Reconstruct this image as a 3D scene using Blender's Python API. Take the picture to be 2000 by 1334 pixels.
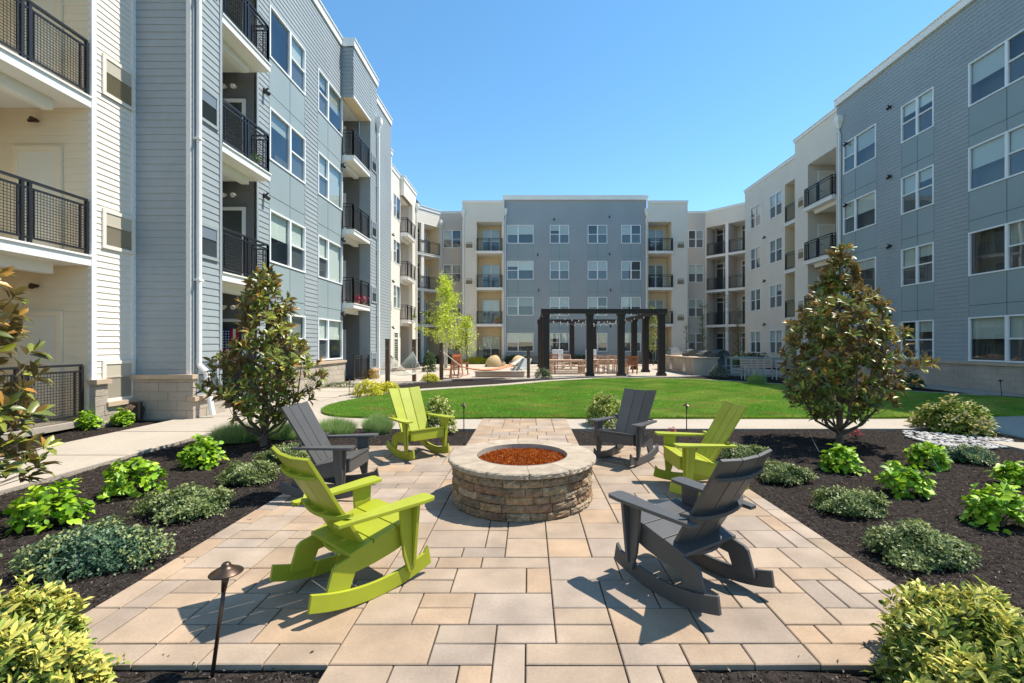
import bpy, math, random
import numpy as np
from mathutils import Vector, Matrix
R = math.radians
random.seed(7)
rng = np.random.default_rng(11)
sc = bpy.context.scene
for o in list(bpy.data.objects):
    bpy.data.objects.remove(o)
col = sc.collection

# ------------------------------------------------------------ camera
cam = bpy.data.cameras.new('camera')
cam_o = bpy.data.objects.new('camera', cam)
col.objects.link(cam_o)
cam_o.location = (0, 0, 1.6)
cam_o.rotation_euler = (R(90), 0, 0)
cam.sensor_width = 36
cam.lens = 16.0
cam.shift_x = -0.0165
cam.shift_y = 0.003
cam.clip_end = 2000
sc.camera = cam_o

# ------------------------------------------------------------ sky, sun, exposure
SUN_E = 61.5
SUN_AZ = math.atan2(0.53, 0.15)          # clockwise from +Y, towards +X
world = bpy.data.worlds.new("World")
sc.world = world
world.use_nodes = True
wn = world.node_tree.nodes
wl = world.node_tree.links
bg = wn['Background']
sky = wn.new('ShaderNodeTexSky')
sky.sky_type = 'NISHITA'
sky.sun_disc = False
sky.sun_elevation = R(SUN_E)
sky.sun_rotation = SUN_AZ
sky.altitude = 100
sky.air_density = 1.0
sky.dust_density = 0.0
sky.ozone_density = 3.5
hsv = wn.new('ShaderNodeHueSaturation')
hsv.inputs['Saturation'].default_value = 1.13
hsv.inputs['Hue'].default_value = 0.488
wl.new(sky.outputs[0], hsv.inputs['Color'])
wl.new(hsv.outputs[0], bg.inputs[0])
bg.inputs[1].default_value = 0.14
sun = bpy.data.lights.new('sun', 'SUN')
sun.energy = 4.5
sun.angle = R(0.5)
sun.color = (1.0, 0.94, 0.84)
sun_o = bpy.data.objects.new('sun', sun)
col.objects.link(sun_o)
ce = math.cos(R(SUN_E))
sdir = Vector((math.sin(SUN_AZ) * ce, math.cos(SUN_AZ) * ce, math.sin(R(SUN_E))))
sun_o.rotation_euler = sdir.to_track_quat('Z', 'Y').to_euler()
sun_o.location = (20, 10, 40)
sc.view_settings.view_transform = 'Standard'
sc.view_settings.look = 'None'
sc.view_settings.exposure = 0.80
sc.view_settings.gamma = 1.0

# ------------------------------------------------------------ materials
def srgb(r, g, b):
    def c(v):
        v /= 255.0
        return v / 12.92 if v <= 0.04045 else ((v + 0.055) / 1.055) ** 2.4
    return (c(r), c(g), c(b))

def mat(name, c=(.5, .5, .5), rough=.6, spec=.4, metal=0, var=0.0, vscale=3.0, bump=0.0, bscale=40.0,
        attr=False, c2=None, trans=0.0, back=None, coat=0, bdist=.01, fine=0.0, obj_coord=True):
    m = bpy.data.materials.new(name)
    m.use_nodes = True
    nt = m.node_tree
    n, l = nt.nodes, nt.links
    b = n['Principled BSDF']
    b.inputs['Roughness'].default_value = rough
    b.inputs['Specular IOR Level'].default_value = spec
    b.inputs['Metallic'].default_value = metal
    if coat: b.inputs['Coat Weight'].default_value = coat
    tc = n.new('ShaderNodeTexCoord')
    src = None
    if attr:
        a = n.new('ShaderNodeAttribute'); a.attribute_name = 'col'
        src = a.outputs['Color']
    else:
        rgb = n.new('ShaderNodeRGB'); rgb.outputs[0].default_value = (*c, 1)
        src = rgb.outputs[0]
    def mult(src, sc_, amt, det=4):
        nz = n.new('ShaderNodeTexNoise'); nz.inputs['Scale'].default_value = sc_
        nz.inputs['Detail'].default_value = det
        l.new(tc.outputs['Object'], nz.inputs['Vector'])
        mr = n.new('ShaderNodeMapRange'); mr.inputs[1].default_value = .3; mr.inputs[2].default_value = .7
        mr.inputs[3].default_value = 1 - amt; mr.inputs[4].default_value = 1 + amt
        l.new(nz.outputs[0], mr.inputs[0])
        mx = n.new('ShaderNodeVectorMath'); mx.operation = 'SCALE'
        l.new(src, mx.inputs[0]); l.new(mr.outputs[0], mx.inputs['Scale'])
        return mx.outputs[0]
    if c2:
        nz = n.new('ShaderNodeTexNoise'); nz.inputs['Scale'].default_value = vscale * .6; nz.inputs['Detail'].default_value = 5
        l.new(tc.outputs['Object'], nz.inputs['Vector'])
        cr = n.new('ShaderNodeMapRange'); cr.inputs[1].default_value = .38; cr.inputs[2].default_value = .62
        l.new(nz.outputs[0], cr.inputs[0])
        mx = n.new('ShaderNodeMix'); mx.data_type = 'RGBA'
        l.new(cr.outputs[0], mx.inputs[0]); l.new(src, mx.inputs[6]); mx.inputs[7].default_value = (*c2, 1)
        src = mx.outputs[2]
    if var: src = mult(src, vscale, var)
    if fine: src = mult(src, vscale * 18, fine, 2)
    if back:
        ge = n.new('ShaderNodeNewGeometry')
        mx = n.new('ShaderNodeMix'); mx.data_type = 'RGBA'
        l.new(ge.outputs['Backfacing'], mx.inputs[0]); l.new(src, mx.inputs[6]); mx.inputs[7].default_value = (*back, 1)
        src = mx.outputs[2]
    l.new(src, b.inputs['Base Color'])
    if bump:
        nz = n.new('ShaderNodeTexNoise'); nz.inputs['Scale'].default_value = bscale; nz.inputs['Detail'].default_value = 5
        l.new(tc.outputs['Object'], nz.inputs['Vector'])
        bp = n.new('ShaderNodeBump'); bp.inputs['Strength'].default_value = bump; bp.inputs['Distance'].default_value = bdist
        l.new(nz.outputs[0], bp.inputs['Height']); l.new(bp.outputs[0], b.inputs['Normal'])
    if trans:
        tr = n.new('ShaderNodeBsdfTranslucent'); l.new(src, tr.inputs[0])
        ms = n.new('ShaderNodeMixShader'); ms.inputs[0].default_value = trans
        out = n['Material Output']
        l.new(b.outputs[0], ms.inputs[1]); l.new(tr.outputs[0], ms.inputs[2]); l.new(ms.outputs[0], out.inputs[0])
    return m

def glass_mat():
    m = bpy.data.materials.new('window_glass'); m.use_nodes = True
    n, l = m.node_tree.nodes, m.node_tree.links
    n.clear()
    out = n.new('ShaderNodeOutputMaterial')
    fr = n.new('ShaderNodeFresnel'); gi = n.new('ShaderNodeNewGeometry'); mi = n.new('ShaderNodeMapRange'); mi.inputs[3].default_value = 1.9; mi.inputs[4].default_value = 1 / 1.9
    l.new(gi.outputs['Backfacing'], mi.inputs[0]); l.new(mi.outputs[0], fr.inputs[0])
    t = n.new('ShaderNodeBsdfTransparent'); t.inputs[0].default_value = (.82, .88, .88, 1)
    g = n.new('ShaderNodeBsdfGlossy'); g.inputs['Roughness'].default_value = .01; g.inputs[0].default_value = (.95, .97, 1, 1)
    nz = n.new('ShaderNodeTexNoise'); nz.inputs['Scale'].default_value = .9; nz.inputs['Detail'].default_value = 1
    tc = n.new('ShaderNodeTexCoord'); l.new(tc.outputs['Object'], nz.inputs['Vector'])
    bp = n.new('ShaderNodeBump'); bp.inputs['Strength'].default_value = .12; bp.inputs['Distance'].default_value = .012
    l.new(nz.outputs[0], bp.inputs['Height']); l.new(bp.outputs[0], g.inputs['Normal'])
    ms = n.new('ShaderNodeMixShader')
    l.new(fr.outputs[0], ms.inputs[0]); l.new(t.outputs[0], ms.inputs[1]); l.new(g.outputs[0], ms.inputs[2]); l.new(ms.outputs[0], out.inputs[0])
    return m

M = {}
M['blue'] = mat('slate_blue_siding', (.312, .343, .350), .55, .3, var=.07, vscale=.35, bump=.2, bscale=60, fine=.03)
M['bluep'] = mat('slate_blue_panel', (.285, .34, .345), .5, .3, var=.05, vscale=.5, bump=.08, bscale=50)
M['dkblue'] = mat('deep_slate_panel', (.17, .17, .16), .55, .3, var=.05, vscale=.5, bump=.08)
M['groove'] = mat('dark_panel_joint', (.06, .075, .09), .8)
M['cream'] = mat('cream_siding', (.80, .73, .62), .6, .3, var=.04, vscale=.4, bump=.15, bscale=60, fine=.02)
M['stucco'] = mat('cream_stucco', (.74, .66, .55), .85, .2, var=.05, vscale=.5, bump=.35, bscale=90)
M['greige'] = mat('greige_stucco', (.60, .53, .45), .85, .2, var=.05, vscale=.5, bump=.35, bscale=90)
M['tan'] = mat('recess_glow_tan', (.76, .63, .43), .75, .2, var=.05, vscale=.6, bump=.2, bscale=70)  # yellow glow of the balcony recesses painted into the wall colour
M['trim'] = mat('white_trim', (.80, .78, .73), .45, .4, var=.03, vscale=1.5)
M['vinyl'] = mat('white_vinyl_frame', (.80, .80, .79), .35, .5)
M['loggia'] = mat('shade_tinted_cream_siding', (.78, .66, .47), .65, .2, var=.05, vscale=.6, bump=.15, bscale=60)  # cream siding with the warm tone of the loggia shade put into its colour
M['door'] = mat('painted_door', (.74, .69, .56), .4, .4)
M['black'] = mat('black_metal', (.018, .018, .02), .4, .5)
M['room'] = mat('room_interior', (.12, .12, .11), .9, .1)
M['blind'] = mat('window_blind', (.62, .62, .55), .8, .2)
def vary(m, lo, hi):
    n, l = m.node_tree.nodes, m.node_tree.links
    b = n['Principled BSDF']; src = b.inputs['Base Color'].links[0].from_socket
    oi = n.new('ShaderNodeObjectInfo'); mr = n.new('ShaderNodeMapRange'); mr.inputs[3].default_value = lo; mr.inputs[4].default_value = hi
    sc_ = n.new('ShaderNodeVectorMath'); sc_.operation = 'SCALE'
    l.new(oi.outputs['Random'], mr.inputs[0]); l.new(src, sc_.inputs[0]); l.new(mr.outputs[0], sc_.inputs['Scale']); l.new(sc_.outputs[0], b.inputs['Base Color'])
vary(M['blind'], .55, 1.3)
M['screen'] = mat('window_screen', (.11, .115, .115), .8, .2)
M['glass'] = glass_mat()
M['grille'] = mat('vent_grille', (.50, .45, .35), .5, .3)
M['grilleb'] = mat('slate_vent_grille', (.17, .205, .235), .5, .3)
M['stone'] = mat('tan_stone_block', (.42, .36, .29), .9, .2, var=.14, vscale=1.4, bump=.6, bscale=30, bdist=.02)
M['cap'] = mat('stone_cap', (.50, .38, .27), .85, .2, var=.08, vscale=4, bump=.3, bscale=60)
M['mortar'] = mat('mortar', (.30, .27, .23), .95, .1)
M['roof'] = mat('roof_membrane', (.35, .35, .34), .9, .1)
M['concrete'] = mat('pale_concrete', (.39, .335, .27), .9, .15, var=.07, vscale=.8, bump=.25, bscale=120, fine=.05)
M['joint'] = mat('joint_sand', (.07, .055, .04), 1, .05)
M['paver'] = mat('blended_paver', attr=True, rough=.85, spec=.2, var=.17, vscale=3.2, bump=.3, bscale=90, bdist=.004, fine=.06)
M['plaza'] = mat('plaza_paver', attr=True, rough=.9, spec=.15, var=.05, vscale=2)
M['mulch'] = mat('dark_mulch', (.036, .029, .025), 1, .05, var=.5, vscale=22, bump=1.0, bscale=55, bdist=.03, fine=.3)
M['chip'] = mat('mulch_chip', attr=True, rough=.9, spec=.15)
M['soil'] = mat('soil', (.07, .055, .045), 1, .05, var=.3, vscale=2)
M['lawn'] = mat('lawn_base', (.10, .20, .018), .95, .1, var=.35, vscale=1.3, bump=.8, bscale=80, c2=(.15, .25, .02), bdist=.02)
M['blade'] = mat('grass_blade', attr=True, rough=.5, spec=.3, trans=.35)
M['leaf'] = mat('leaf', attr=True, rough=.45, spec=.4, trans=.28)
M['mleaf'] = mat('magnolia_leaf', attr=True, rough=.36, spec=.4, trans=.22, back=(.24, .17, .06))
M['bark'] = mat('bark', (.14, .105, .075), .9, .2, var=.3, vscale=14, bump=.9, bscale=60)
M['palebark'] = mat('pale_bark', (.55, .52, .46), .8, .2, var=.3, vscale=9, bump=.5, bscale=40)
M['lime'] = mat('lime_green_board', (.325, .350, .022), .42, .4, var=.08, vscale=5, bump=.06, bscale=180)
M['char'] = mat('charcoal_board', (.076, .072, .068), .45, .4, var=.07, vscale=5, bump=.08, bscale=180)
M['bronze'] = mat('bronze_metal', (.085, .055, .04), .38, .5, metal=.75, var=.15, vscale=15)
M['pitstone'] = mat('split_face_stone', attr=True, rough=.95, spec=.15, var=.35, vscale=16, bump=1.0, bscale=55, bdist=.025, fine=.2)
M['pitcap'] = mat('pit_cap_stone', attr=True, rough=.9, spec=.15, var=.16, vscale=9, bump=.6, bscale=60, fine=.08)
M['fglass'] = mat('amber_fire_glass', attr=True, rough=.12, spec=.8, coat=.5)
M['darkwood'] = mat('dark_brown_timber', (.028, .019, .014), .55, .35, var=.2, vscale=4, bump=.2)
M['wood'] = mat('weathered_teak', (.60, .41, .29), .7, .25, var=.2, vscale=7, bump=.2)
M['redwood'] = mat('red_brown_wood', (.40, .15, .07), .6, .3, var=.2, vscale=7)
M['postwood'] = mat('post_wood', (.13, .085, .055), .8, .2, var=.3, vscale=8, bump=.4)
M['rope'] = mat('rope', (.78, .74, .62), .9, .1)
M['canvas'] = mat('coral_canvas', (.80, .33, .17), .85, .15, var=.05, vscale=5, trans=.2)
M['wicker'] = mat('tan_wicker', (.50, .36, .20), .8, .2, var=.15, vscale=30, bump=.8, bscale=80)
M['purple'] = mat('purple_cushion', (.12, .05, .09), .9, .1)
M['cover'] = mat('grey_grill_cover', (.10, .115, .115), .7, .3, var=.2, vscale=4, bump=.5, bscale=8, bdist=.05)
M['steel'] = mat('stainless_steel', (.5, .5, .5), .3, .5, metal=.9)
M['greymetal'] = mat('pale_grey_metal', (.42, .42, .38), .5, .4)
M['pinkwood'] = mat('pale_slat_wood', (.50, .36, .30), .7, .2)
M['pebble'] = mat('white_pebble', attr=True, rough=.75, spec=.25, var=.08, vscale=20)
M['flagblue'] = mat('flag_blue', (.02, .05, .14), .8, .1)
M['flagred'] = mat('flag_red', (.45, .02, .03), .8, .1)
M['flagwhite'] = mat('flag_white', (.75, .75, .75), .8, .1)
M['pink'] = mat('pink_petal', (.75, .03, .15), .6, .3)
M['terra'] = mat('terracotta', (.40, .14, .07), .85, .2)
M['bulb'] = mat('glass_bulb', (.75, .75, .70), .15, .6)

# ------------------------------------------------------------ mesh helpers
def tag(o, label=None, cat=None, group=None, kind=None):
    if label: o['label'] = label
    if cat: o['category'] = cat
    if group: o['group'] = group
    if kind: o['kind'] = kind
    return o

def empty(name, loc, rz=0, **k):
    o = bpy.data.objects.new(name, None)
    col.objects.link(o)
    o.location = loc
    o.rotation_euler = (0, 0, rz)
    o.empty_display_size = .2
    return tag(o, **k)

class MB:
    def __init__(s): s.v = []; s.f = []; s.m = []; s.c = []; s.cm = 0; s.cc = (.5, .5, .5)
    def add(s, vs, fs):
        b = len(s.v)
        s.v += [tuple(p) for p in vs]
        for f in fs:
            s.f.append(tuple(b + i for i in f)); s.m.append(s.cm); s.c.append(s.cc)
    def quad(s, *p): s.add(p, [(0, 1, 2, 3)])
    def box8(s, p):   # p: 4 bottom, 4 top
        s.add(p, [(3, 2, 1, 0), (4, 5, 6, 7), (0, 1, 5, 4), (1, 2, 6, 5), (2, 3, 7, 6), (3, 0, 4, 7)])
    def box(s, x0, x1, y0, y1, z0, z1):
        s.box8([(x0, y0, z0), (x1, y0, z0), (x1, y1, z0), (x0, y1, z0), (x0, y0, z1), (x1, y0, z1), (x1, y1, z1), (x0, y1, z1)])
    def bar(s, a, b, w, h, up=(0, 0, 1)):
        a = Vector(a); b = Vector(b); d = (b - a).normalized(); up = Vector(up)
        if abs(d.dot(up)) > .98: up = Vector((0, 1, 0))
        sd = d.cross(up).normalized(); u = sd.cross(d)
        q = []
        for p in (a, b):
            for i, j in ((-1, -1), (1, -1), (1, 1), (-1, 1)):
                q.append(p + sd * i * w / 2 + u * j * h / 2)
        s.box8(q)
    def cyl(s, a, b, r0, r1=None, n=8, caps=True):
        r1 = r0 if r1 is None else r1
        a = Vector(a); b = Vector(b); d = (b - a)
        if d.length < 1e-6: return
        d.normalize()
        up = Vector((0, 0, 1)) if abs(d.z) < .9 else Vector((1, 0, 0))
        sd = d.cross(up).normalized(); u = sd.cross(d)
        v = []
        for p, r in ((a, r0), (b, r1)):
            for i in range(n):
                t = 2 * math.pi * i / n
                v.append(p + (sd * math.cos(t) + u * math.sin(t)) * r)
        f = [(i, (i + 1) % n, n + (i + 1) % n, n + i) for i in range(n)]
        if caps: f += [tuple(range(n - 1, -1, -1)), tuple(range(n, 2 * n))]
        s.add(v, f)
    def tube(s, pts, r, n=6):
        for i in range(len(pts) - 1):
            ra = r[i] if isinstance(r, (list, tuple)) else r
            rb = r[i + 1] if isinstance(r, (list, tuple)) else r
            s.cyl(pts[i], pts[i + 1], ra, rb, n, caps=(i in (0, len(pts) - 2)))
    def prism(s, poly, f0, f1):
        """poly: list of 2d; f0,f1: functions mapping 2d -> 3d for both faces"""
        n = len(poly)
        v = [f0(p) for p in poly] + [f1(p) for p in poly]
        s.add(v, [tuple(range(n - 1, -1, -1)), tuple(range(n, 2 * n))] + [(i, (i + 1) % n, n + (i + 1) % n, n + i) for i in range(n)])
    def lathe(s, prof, c=(0, 0, 0), n=24):
        v = []
        for r, z in prof:
            for i in range(n):
                t = 2 * math.pi * i / n
                v.append((c[0] + r * math.cos(t), c[1] + r * math.sin(t), c[2] + z))
        f = []
        for k in range(len(prof) - 1):
            for i in range(n):
                f.append((k * n + i, k * n + (i + 1) % n, (k + 1) * n + (i + 1) % n, (k + 1) * n + i))
        s.add(v, f)
    def build(s, name, mats, parent=None, org=None, smooth=False, bevel=0, colattr=False):
        me = bpy.data.meshes.new(name)
        ox, oy, oz = org if org is not None else (0, 0, 0)
        me.from_pydata([(x - ox, y - oy, z - oz) for x, y, z in s.v], [], s.f)
        if not isinstance(mats, (list, tuple)): mats = [mats]
        for m in mats: me.materials.append(m)
        if len(mats) > 1: me.polygons.foreach_set('material_index', s.m)
        if colattr:
            a = me.attributes.new('col', 'FLOAT_COLOR', 'FACE')
            a.data.foreach_set('color', np.array([(*c, 1) for c in s.c], dtype=np.float32).ravel())
        if smooth: me.polygons.foreach_set('use_smooth', [True] * len(me.polygons))
        me.update()
        o = bpy.data.objects.new(name, me)
        col.objects.link(o)
        if parent: o.parent = parent
        if bevel:
            b = o.modifiers.new('bevel', 'BEVEL'); b.width = bevel; b.segments = 2; b.limit_method = 'ANGLE'; b.angle_limit = R(40)
        return o

def np_mesh(name, V, F, m, C=None, parent=None, smooth=False):
    me = bpy.data.meshes.new(name)
    V = np.asarray(V, dtype=np.float32); F = np.asarray(F, dtype=np.int32)
    k = F.shape[1]
    me.vertices.add(len(V)); me.vertices.foreach_set('co', V.ravel())
    me.loops.add(F.size); me.loops.foreach_set('vertex_index', F.ravel())
    me.polygons.add(len(F)); me.polygons.foreach_set('loop_start', np.arange(0, F.size, k, dtype=np.int32))
    if smooth: me.polygons.foreach_set('use_smooth', np.ones(len(F), dtype=bool))
    me.update(calc_edges=True)
    me.materials.append(m)
    if C is not None:
        a = me.attributes.new('col', 'FLOAT_COLOR', 'FACE')
        a.data.foreach_set('color', np.concatenate([C, np.ones((len(C), 1))], 1).astype(np.float32).ravel())
    o = bpy.data.objects.new(name, me)
    col.objects.link(o)
    if parent: o.parent = parent
    return o

def G(px, py, z=0.0):
    D = 889.0 * (1.6 - z) / (py - 673.0)
    return ((px - 1033.0) * D / 889.0, D)

def copy_tree(o, parent=None):
    c = o.copy(); col.objects.link(c); c.parent = parent
    for ch in o.children: copy_tree(ch, c)
    return c

# ------------------------------------------------------------ facades
class Fac:
    def __init__(s, ox, oy, ux, uy, nx, ny): s.a = (ox, oy, ux, uy, nx, ny)
    def P(s, u, o, z):
        ox, oy, ux, uy, nx, ny = s.a
        return (ox + ux * u + nx * o, oy + uy * u + ny * o, z)
def flipped(F):
    ox, oy, ux, uy, nx, ny = F.a
    return (uy * nx - ux * ny) < 0
def LF(x): return Fac(x, 0, 0, 1, 1, 0)      # faces +x, u = y
def RF(x): return Fac(x, 0, 0, 1, -1, 0)     # faces -x, u = y
def BF(y): return Fac(0, y, 1, 0, 0, -1)     # faces -y, u = x

def fbox(mb, F, u0, u1, o0, o1, z0, z1):
    P = F.P
    mb.box8([P(u0, o0, z0), P(u1, o0, z0), P(u1, o1, z0), P(u0, o1, z0), P(u0, o0, z1), P(u1, o0, z1), P(u1, o1, z1), P(u0, o1, z1)])

def wall(mb, F, u0, u1, z0, z1, holes=(), course=0, lip=.014):
    zs = {z0, z1}
    for h in holes:
        for z in (h[2], h[3]):
            if z0 < z < z1: zs.add(z)
    if course:
        k = 0
        while z0 + k * course < z1: zs.add(round(z0 + k * course, 4)); k += 1
    zs = sorted(zs)
    for a, b in zip(zs[:-1], zs[1:]):
        if b - a < 1e-4: continue
        mid = (a + b) / 2
        ints = [(u0, u1)]
        for h in holes:
            if h[2] < mid < h[3]:
                nx = []
                for p, q in ints:
                    if h[1] <= p or h[0] >= q: nx.append((p, q)); continue
                    if h[0] > p: nx.append((p, h[0]))
                    if h[1] < q: nx.append((h[1], q))
                ints = nx
        if course:
            c0 = z0 + math.floor((mid - z0) / course) * course
            oa = lip * (1 - (a - c0) / course); ob = lip * (1 - (b - c0) / course)
            atb = abs(a - c0) < 1e-3
        else: oa = ob = 0; atb = False
        for p, q in ints:
            mb.quad(F.P(p, oa, a), F.P(q, oa, a), F.P(q, ob, b), F.P(p, ob, b))
            if atb: mb.quad(F.P(p, 0, a), F.P(q, 0, a), F.P(q, oa, a), F.P(p, oa, a))

wrnd = random.Random(3)
def window(root, org, F, u0, u1, z0, z1, kind='twin', o=0.0, blind=None, split=None, fw=.055, room=.45):
    """kind twin: two double-hung; fdh: fixed then double-hung; dhf: double-hung then fixed"""
    f = MB()
    fbox(f, F, u0, u1, o - .05, o + .035, z0, z0 + fw); fbox(f, F, u0, u1, o - .05, o + .035, z1 - fw, z1)
    fbox(f, F, u0, u0 + fw, o - .05, o + .034, z0 + fw, z1 - fw); fbox(f, F, u1 - fw, u1, o - .05, o + .034, z0 + fw, z1 - fw)
    m = split if split is not None else (u0 + u1) / 2
    zm = (z0 + z1) / 2
    fbox(f, F, m - .05, m + .05, o - .05, o + .033, z0 + fw, z1 - fw)
    if kind in ('twin', 'dhf'): fbox(f, F, u0 + fw, m - .05, o - .05, o + .02, zm - .025, zm + .025)
    if kind in ('twin', 'fdh'): fbox(f, F, m + .05, u1 - fw, o - .05, o + .02, zm - .025, zm + .025)
    w = f.build('window', M['vinyl'], root, org)
    g = MB()
    P = F.P
    ua, ub = (u1 - .02, u0 + .02) if flipped(F) else (u0 + .02, u1 - .02)
    g.quad(P(ua, o - .02, z0 + .02), P(ub, o - .02, z0 + .02), P(ub, o - .02, z1 - .02), P(ua, o - .02, z1 - .02))
    g.build('pane', M['glass'], w)
    i = MB()
    d = -room
    i.quad(P(u0, o + d, z0), P(u1, o + d, z0), P(u1, o + d, z1), P(u0, o + d, z1))
    i.quad(P(u0, o + d, z0), P(u0, o - .05, z0), P(u0, o - .05, z1), P(u0, o + d, z1))
    i.quad(P(u1, o + d, z0), P(u1, o - .05, z0), P(u1, o - .05, z1), P(u1, o + d, z1))
    i.quad(P(u0, o + d, z1), P(u1, o + d, z1), P(u1, o - .05, z1), P(u0, o - .05, z1))
    i.quad(P(u0, o + d, z0), P(u1, o + d, z0), P(u1, o - .05, z0), P(u0, o - .05, z0))
    i.cm = 1
    for s0, s1, dh in ((u0, m, kind != 'fdh'), (m, u1, kind != 'dhf')):
        r = wrnd.random()
        if blind is not None: drop = blind
        else: drop = (0, .5, .5, .97, .5, .3, .97, .5)[int(r * 8)]
        if drop > 0:
            zb = z1 - (z1 - z0) * drop
            i.cm = 1
            i.quad(P(s0 + .03, o - .09, zb), P(s1 - .03, o - .09, zb), P(s1 - .03, o - .09, z1), P(s0 + .03, o - .09, z1))
        if dh:
            i.cm = 2
            i.quad(P(s0 + .03, o - .055, z0), P(s1 - .03, o - .055, z0), P(s1 - .03, o - .055, zm), P(s0 + .03, o - .055, zm))
    i.build('interior', [M['room'], M['blind'], M['screen']], w)
    for c in w.children:
        c.location = (-org[0], -org[1], -org[2])
    return w

def downspout(root, org, F, u, ztop, o=.09, zend=.05, kick=False, mname='trim'):
    b = MB()
    P = F.P
    # collector head
    fbox(b, F, u - .16, u + .16, 0.0, .26, ztop - .12, ztop + .16)
    b.box8([P(u - .05, .04, ztop - .45), P(u + .05, .04, ztop - .45), P(u + .05, .14, ztop - .45), P(u - .05, .14, ztop - .45),
            P(u - .15, .01, ztop - .12), P(u + .15, .01, ztop - .12), P(u + .15, .25, ztop - .12), P(u - .15, .25, ztop - .12)])
    if kick:
        b.tube([P(u, o, ztop - .4), P(u, o, 1.15)], .055, 10)
        b.tube([P(u, o, 1.15), P(u, o + .16, 1.0), P(u, o + .2, .6), P(u, o + .3, zend)], .058, 10)
    else:
        fbox(b, F, u - .05, u + .05, o - .05, o + .05, zend, ztop - .75)
        b.tube([P(u - .0, .1, ztop - .4), P(u + .06, .1, ztop - .55), P(u, o, ztop - .78)], .05, 8)
    for z in (3.0, 6.1, 9.2):
        fbox(b, F, u - .075, u + .075, 0, o + .06, z, z + .04)
    return b.build('downspout', M[mname], root, org)

def vent(root, org, F, u0, u1, z0, z1, mname='grille', trim='cream'):
    b = MB()
    t = .07
    fbox(b, F, u0 - t, u1 + t, .0, .045, z1, z1 + t); fbox(b, F, u0 - t, u1 + t, .0, .045, z0 - t, z0)
    fbox(b, F, u0 - t, u0, .0, .044, z0, z1); fbox(b, F, u1, u1 + t, .0, .044, z0, z1)
    w = b.build('vent_frame', M[trim], root, org)
    g = MB()
    zs = z0 + (z1 - z0) * .62
    n = 22
    for i in range(n):
        z = z0 + (zs - z0 - .01) * i / n
        g.quad(F.P(u0, .012, z), F.P(u1, .012, z), F.P(u1, .034, z + .006), F.P(u0, .034, z + .006))
        g.quad(F.P(u0, .034, z + .006), F.P(u1, .034, z + .006), F.P(u1, .012, z + (zs - z0) / n), F.P(u0, .012, z + (zs - z0) / n))
    fbox(g, F, u0, u1, .012, .03, zs, z1)
    fbox(g, F, u0, u1, .03, .044, zs - .012, zs + .012)
    g2 = g.build('grille', M[mname], w); g2.location = (-org[0], -org[1], -org[2])
    return w

def sconce(root, org, F, u, z):
    b = MB()
    fbox(b, F, u - .04, u + .04, 0.0, .05, z - .06, z + .06)
    b.cyl(F.P(u, .05, z), F.P(u, .17, z - .10), .045, .06, 8)
    b.cyl(F.P(u, .05, z), F.P(u, .15, z + .08), .02, .03, 6)
    return b.build('wall_light', M['black'], root, org)

def railing(F, p0, p1, z, parent, org, mesh=.1, wire=.006, h=1.07, nsec=2):
    """p0,p1 = (u,o)"""
    b = MB()
    P = F.P
    L = math.hypot(p1[0] - p0[0], p1[1] - p0[1])
    at = lambda t: (p0[0] + (p1[0] - p0[0]) * t, p0[1] + (p1[1] - p0[1]) * t)
    def q(t, zz): a = at(t); return P(a[0], a[1], zz)
    b.bar(q(0, z + h), q(1, z + h), .06, .04)
    b.bar(q(0, z + h - .12), q(1, z + h - .12), .035, .035)
    b.bar(q(0, z + .1), q(1, z + .1), .035, .035)
    for k in range(nsec + 1):
        t = k / nsec
        ts = [t] if k in (0, nsec) else [t - .06 / L, t + .06 / L]
        for tt in ts: b.bar(q(tt, z), q(tt, z + h - .02), .05, .05)
    for k in range(nsec):
        for e in (.13, -.13):
            t = (k + (0 if e > 0 else 1)) / nsec + e / L
            b.bar(q(t, z + .1), q(t, z + h - .12), .022, .022)
    n = max(2, int(L / mesh))
    for i in range(1, n):
        b.cyl(q(i / n, z + .1), q(i / n, z + h - .12), wire, None, 4, False)
    if mesh < .09:
        m = int((h - .22) / mesh)
        for i in range(1, m):
            b.cyl(q(0, z + .1 + i * mesh), q(1, z + .1 + i * mesh), wire, None, 4, False)
    o = b.build('railing', M['black'], parent)
    o.location = (-org[0], -org[1], -org[2])
    return o

FL = [3.35, 6.45, 9.55]        # balcony floor heights
WZ = [(1.0, 2.6), (4.1, 5.7), (7.2, 8.8), (10.3, 11.9)]

def recess(root, org, F, u0, u1, depth, ztop, wm, z0=0.0, o_front=0.0):
    b = MB(); P = F.P
    b.quad(P(u0, -depth, z0), P(u1, -depth, z0), P(u1, -depth, ztop), P(u0, -depth, ztop))
    for u in (u0, u1):
        b.quad(P(u, -depth, z0), P(u, o_front, z0), P(u, o_front, ztop), P(u, -depth, ztop))
    b.cm = 1
    b.quad(P(u0, -depth, ztop), P(u1, -depth, ztop), P(u1, o_front, ztop), P(u0, o_front, ztop))
    return b.build('recess_wall', [M[wm], M['trim']], root, org)

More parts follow.
